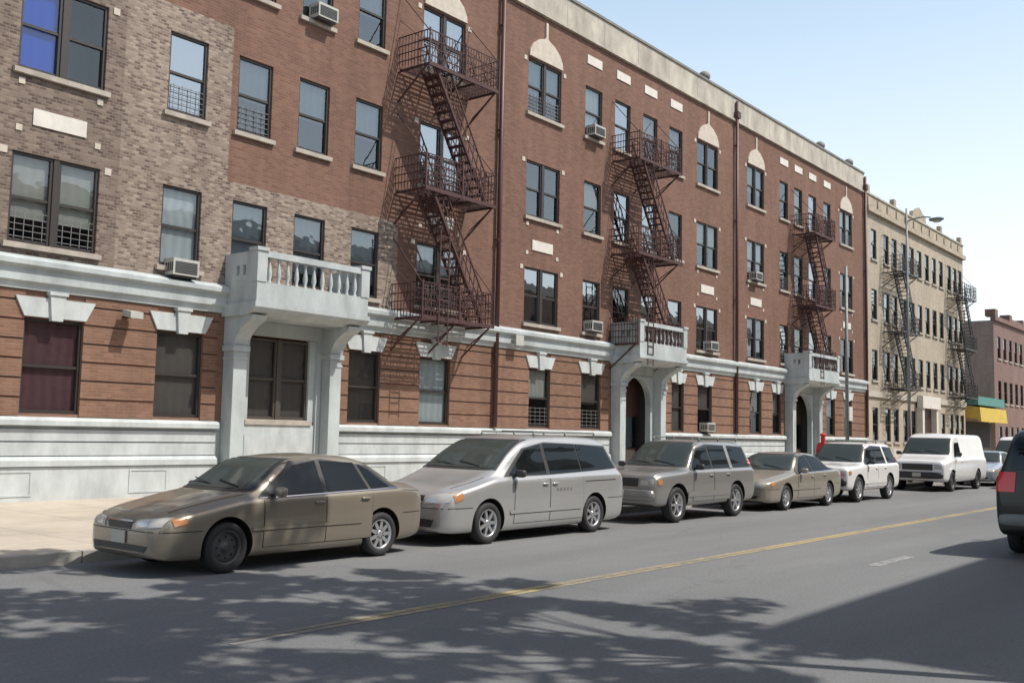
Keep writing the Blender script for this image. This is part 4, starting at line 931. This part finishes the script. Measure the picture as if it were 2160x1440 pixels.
b=MB(); b.box(-.16,.16,-.14,-.10,2.3,2.8); link('sign',b.mesh('sign',[M['panel']]),L)
def person(loc,label):
    P=thing('person',loc,label,'person')
    V=[(0,0,.95),(0,0,1.2),(0,0,1.42),(0,0,1.52),(0,0,1.62),(0,0,1.76),(.0,.17,1.42),(.03,.24,1.15),(.10,.24,.9),(0,-.17,1.42),(-.03,-.24,1.15),(.02,-.24,.88),(.02,.1,.9),(.08,.11,.5),(.02,.11,.06),(.16,.12,.03),(-.02,-.1,.9),(-.08,-.11,.5),(-.18,-.11,.06),(-.04,-.12,.03)]
    E=[(0,1),(1,2),(2,3),(3,4),(4,5),(2,6),(6,7),(7,8),(2,9),(9,10),(10,11),(0,12),(12,13),(13,14),(14,15),(0,16),(16,17),(17,18),(18,19)]
    R=[.15,.15,.16,.06,.10,.085,.07,.05,.035,.07,.05,.035,.095,.065,.045,.04,.095,.065,.045,.04]
    me=bpy.data.meshes.new('body'); me.from_pydata(V,E,[]); o=link('body',me,P)
    md=o.modifiers.new('s','SKIN'); 
    for i,sv in enumerate(me.skin_vertices[0].data): sv.radius=(R[i],R[i])
    me.skin_vertices[0].data[0].use_root=True
    o.modifiers.new('u','SUBSURF').levels=1; o.modifiers['u'].render_levels=2
    m=mk('red_shirt',(.45,.03,.03),.8); me.materials.append(m)
    b=MB(); b.blob((0,0,1.78),(.12,.11,.07),1); b.box(.08,.2,-.07,.07,1.745,1.76); link('cap',b.mesh('cap',[m]),P)
person((35.7,14.2,.16),'person in red cap and red shirt walking behind parked cars')
Wc=thing('rooftop_antenna',(70,FY+3,15.2),'thin wire antenna frame on the tan building roof','antenna')
b=MB(); b.tube((-9,0,0),(-9,0,2.6),.03,n=5); b.tube((7,0,0),(7,0,2.2),.03,n=5); b.tube((-9,0,2.5),(7,0,2.1),.012,n=4); b.tube((-9,0,2.2),(7,0,1.8),.012,n=4); link('mast',b.mesh('mast',[M['ironb']]),Wc)
# ---------------------------------------------------------------- light, sky, camera
sd=Vector((.45,-1,1.6)).normalized(); el=math.asin(sd.z); az=math.atan2(sd.x,sd.y)
W_=bpy.data.worlds.new("World"); S.world=W_; W_.use_nodes=True; nt=W_.node_tree
sky=nt.nodes.new('ShaderNodeTexSky'); sky.sky_type='NISHITA'; sky.sun_disc=False; sky.sun_elevation=el; sky.sun_rotation=az
sky.air_density=1.0; sky.dust_density=3.5; sky.ozone_density=1.0; sky.altitude=0
bg=nt.nodes['Background']; bg.inputs['Strength'].default_value=.10; nt.links.new(sky.outputs[0],bg.inputs[0])
tc=nt.nodes.new('ShaderNodeTexCoord'); sx=nt.nodes.new('ShaderNodeSeparateXYZ'); nt.links.new(tc.outputs['Generated'],sx.inputs[0])
rp=nt.nodes.new('ShaderNodeValToRGB'); cr=rp.color_ramp; cr.elements[0].position=0; cr.elements[0].color=(.84,.85,.83,1); cr.elements[1].position=1; cr.elements[1].color=(.02,.03,.05,1)
e=cr.elements.new(.18); e.color=(.71,.76,.77,1); e=cr.elements.new(.42); e.color=(.36,.48,.56,1); e=cr.elements.new(.62); e.color=(.06,.10,.15,1)
nt.links.new(sx.outputs[2],rp.inputs[0])
bg2=nt.nodes.new('ShaderNodeBackground'); bg2.inputs['Strength'].default_value=1; nt.links.new(rp.outputs[0],bg2.inputs[0])
ads=nt.nodes.new('ShaderNodeAddShader'); nt.links.new(bg.outputs[0],ads.inputs[0]); nt.links.new(bg2.outputs[0],ads.inputs[1])
nt.links.new(ads.outputs[0],[n for n in nt.nodes if n.type=='OUTPUT_WORLD'][0].inputs[0])
ld=bpy.data.lights.new('sun','SUN'); ld.energy=4.9; ld.angle=math.radians(.6); ld.color=(1,.95,.86)
lo=bpy.data.objects.new('sun',ld); COL.objects.link(lo); lo.rotation_euler=(-sd).to_track_quat('-Z','Y').to_euler(); lo.location=(0,-20,40)
cd=bpy.data.cameras.new('camera'); cd.sensor_width=36; cd.lens=2141.5/2160*36; cd.clip_end=3000; cd.clip_start=.1
c=bpy.data.objects.new('camera',cd); COL.objects.link(c); S.camera=c
yaw=math.radians(38.764);pit=math.radians(5.085);rol=math.radians(1.228)
fw=Vector((math.cos(yaw)*math.cos(pit),math.sin(yaw)*math.cos(pit),math.sin(pit))); rt=Vector((math.sin(yaw),-math.cos(yaw),0)); up=rt.cross(fw)
rt2=rt*math.cos(rol)+up*math.sin(rol); up2=-rt*math.sin(rol)+up*math.cos(rol)
Mx=Matrix((rt2,up2,-fw)).transposed().to_4x4(); Mx.translation=Vector((0,0,1.81)); c.matrix_world=Mx
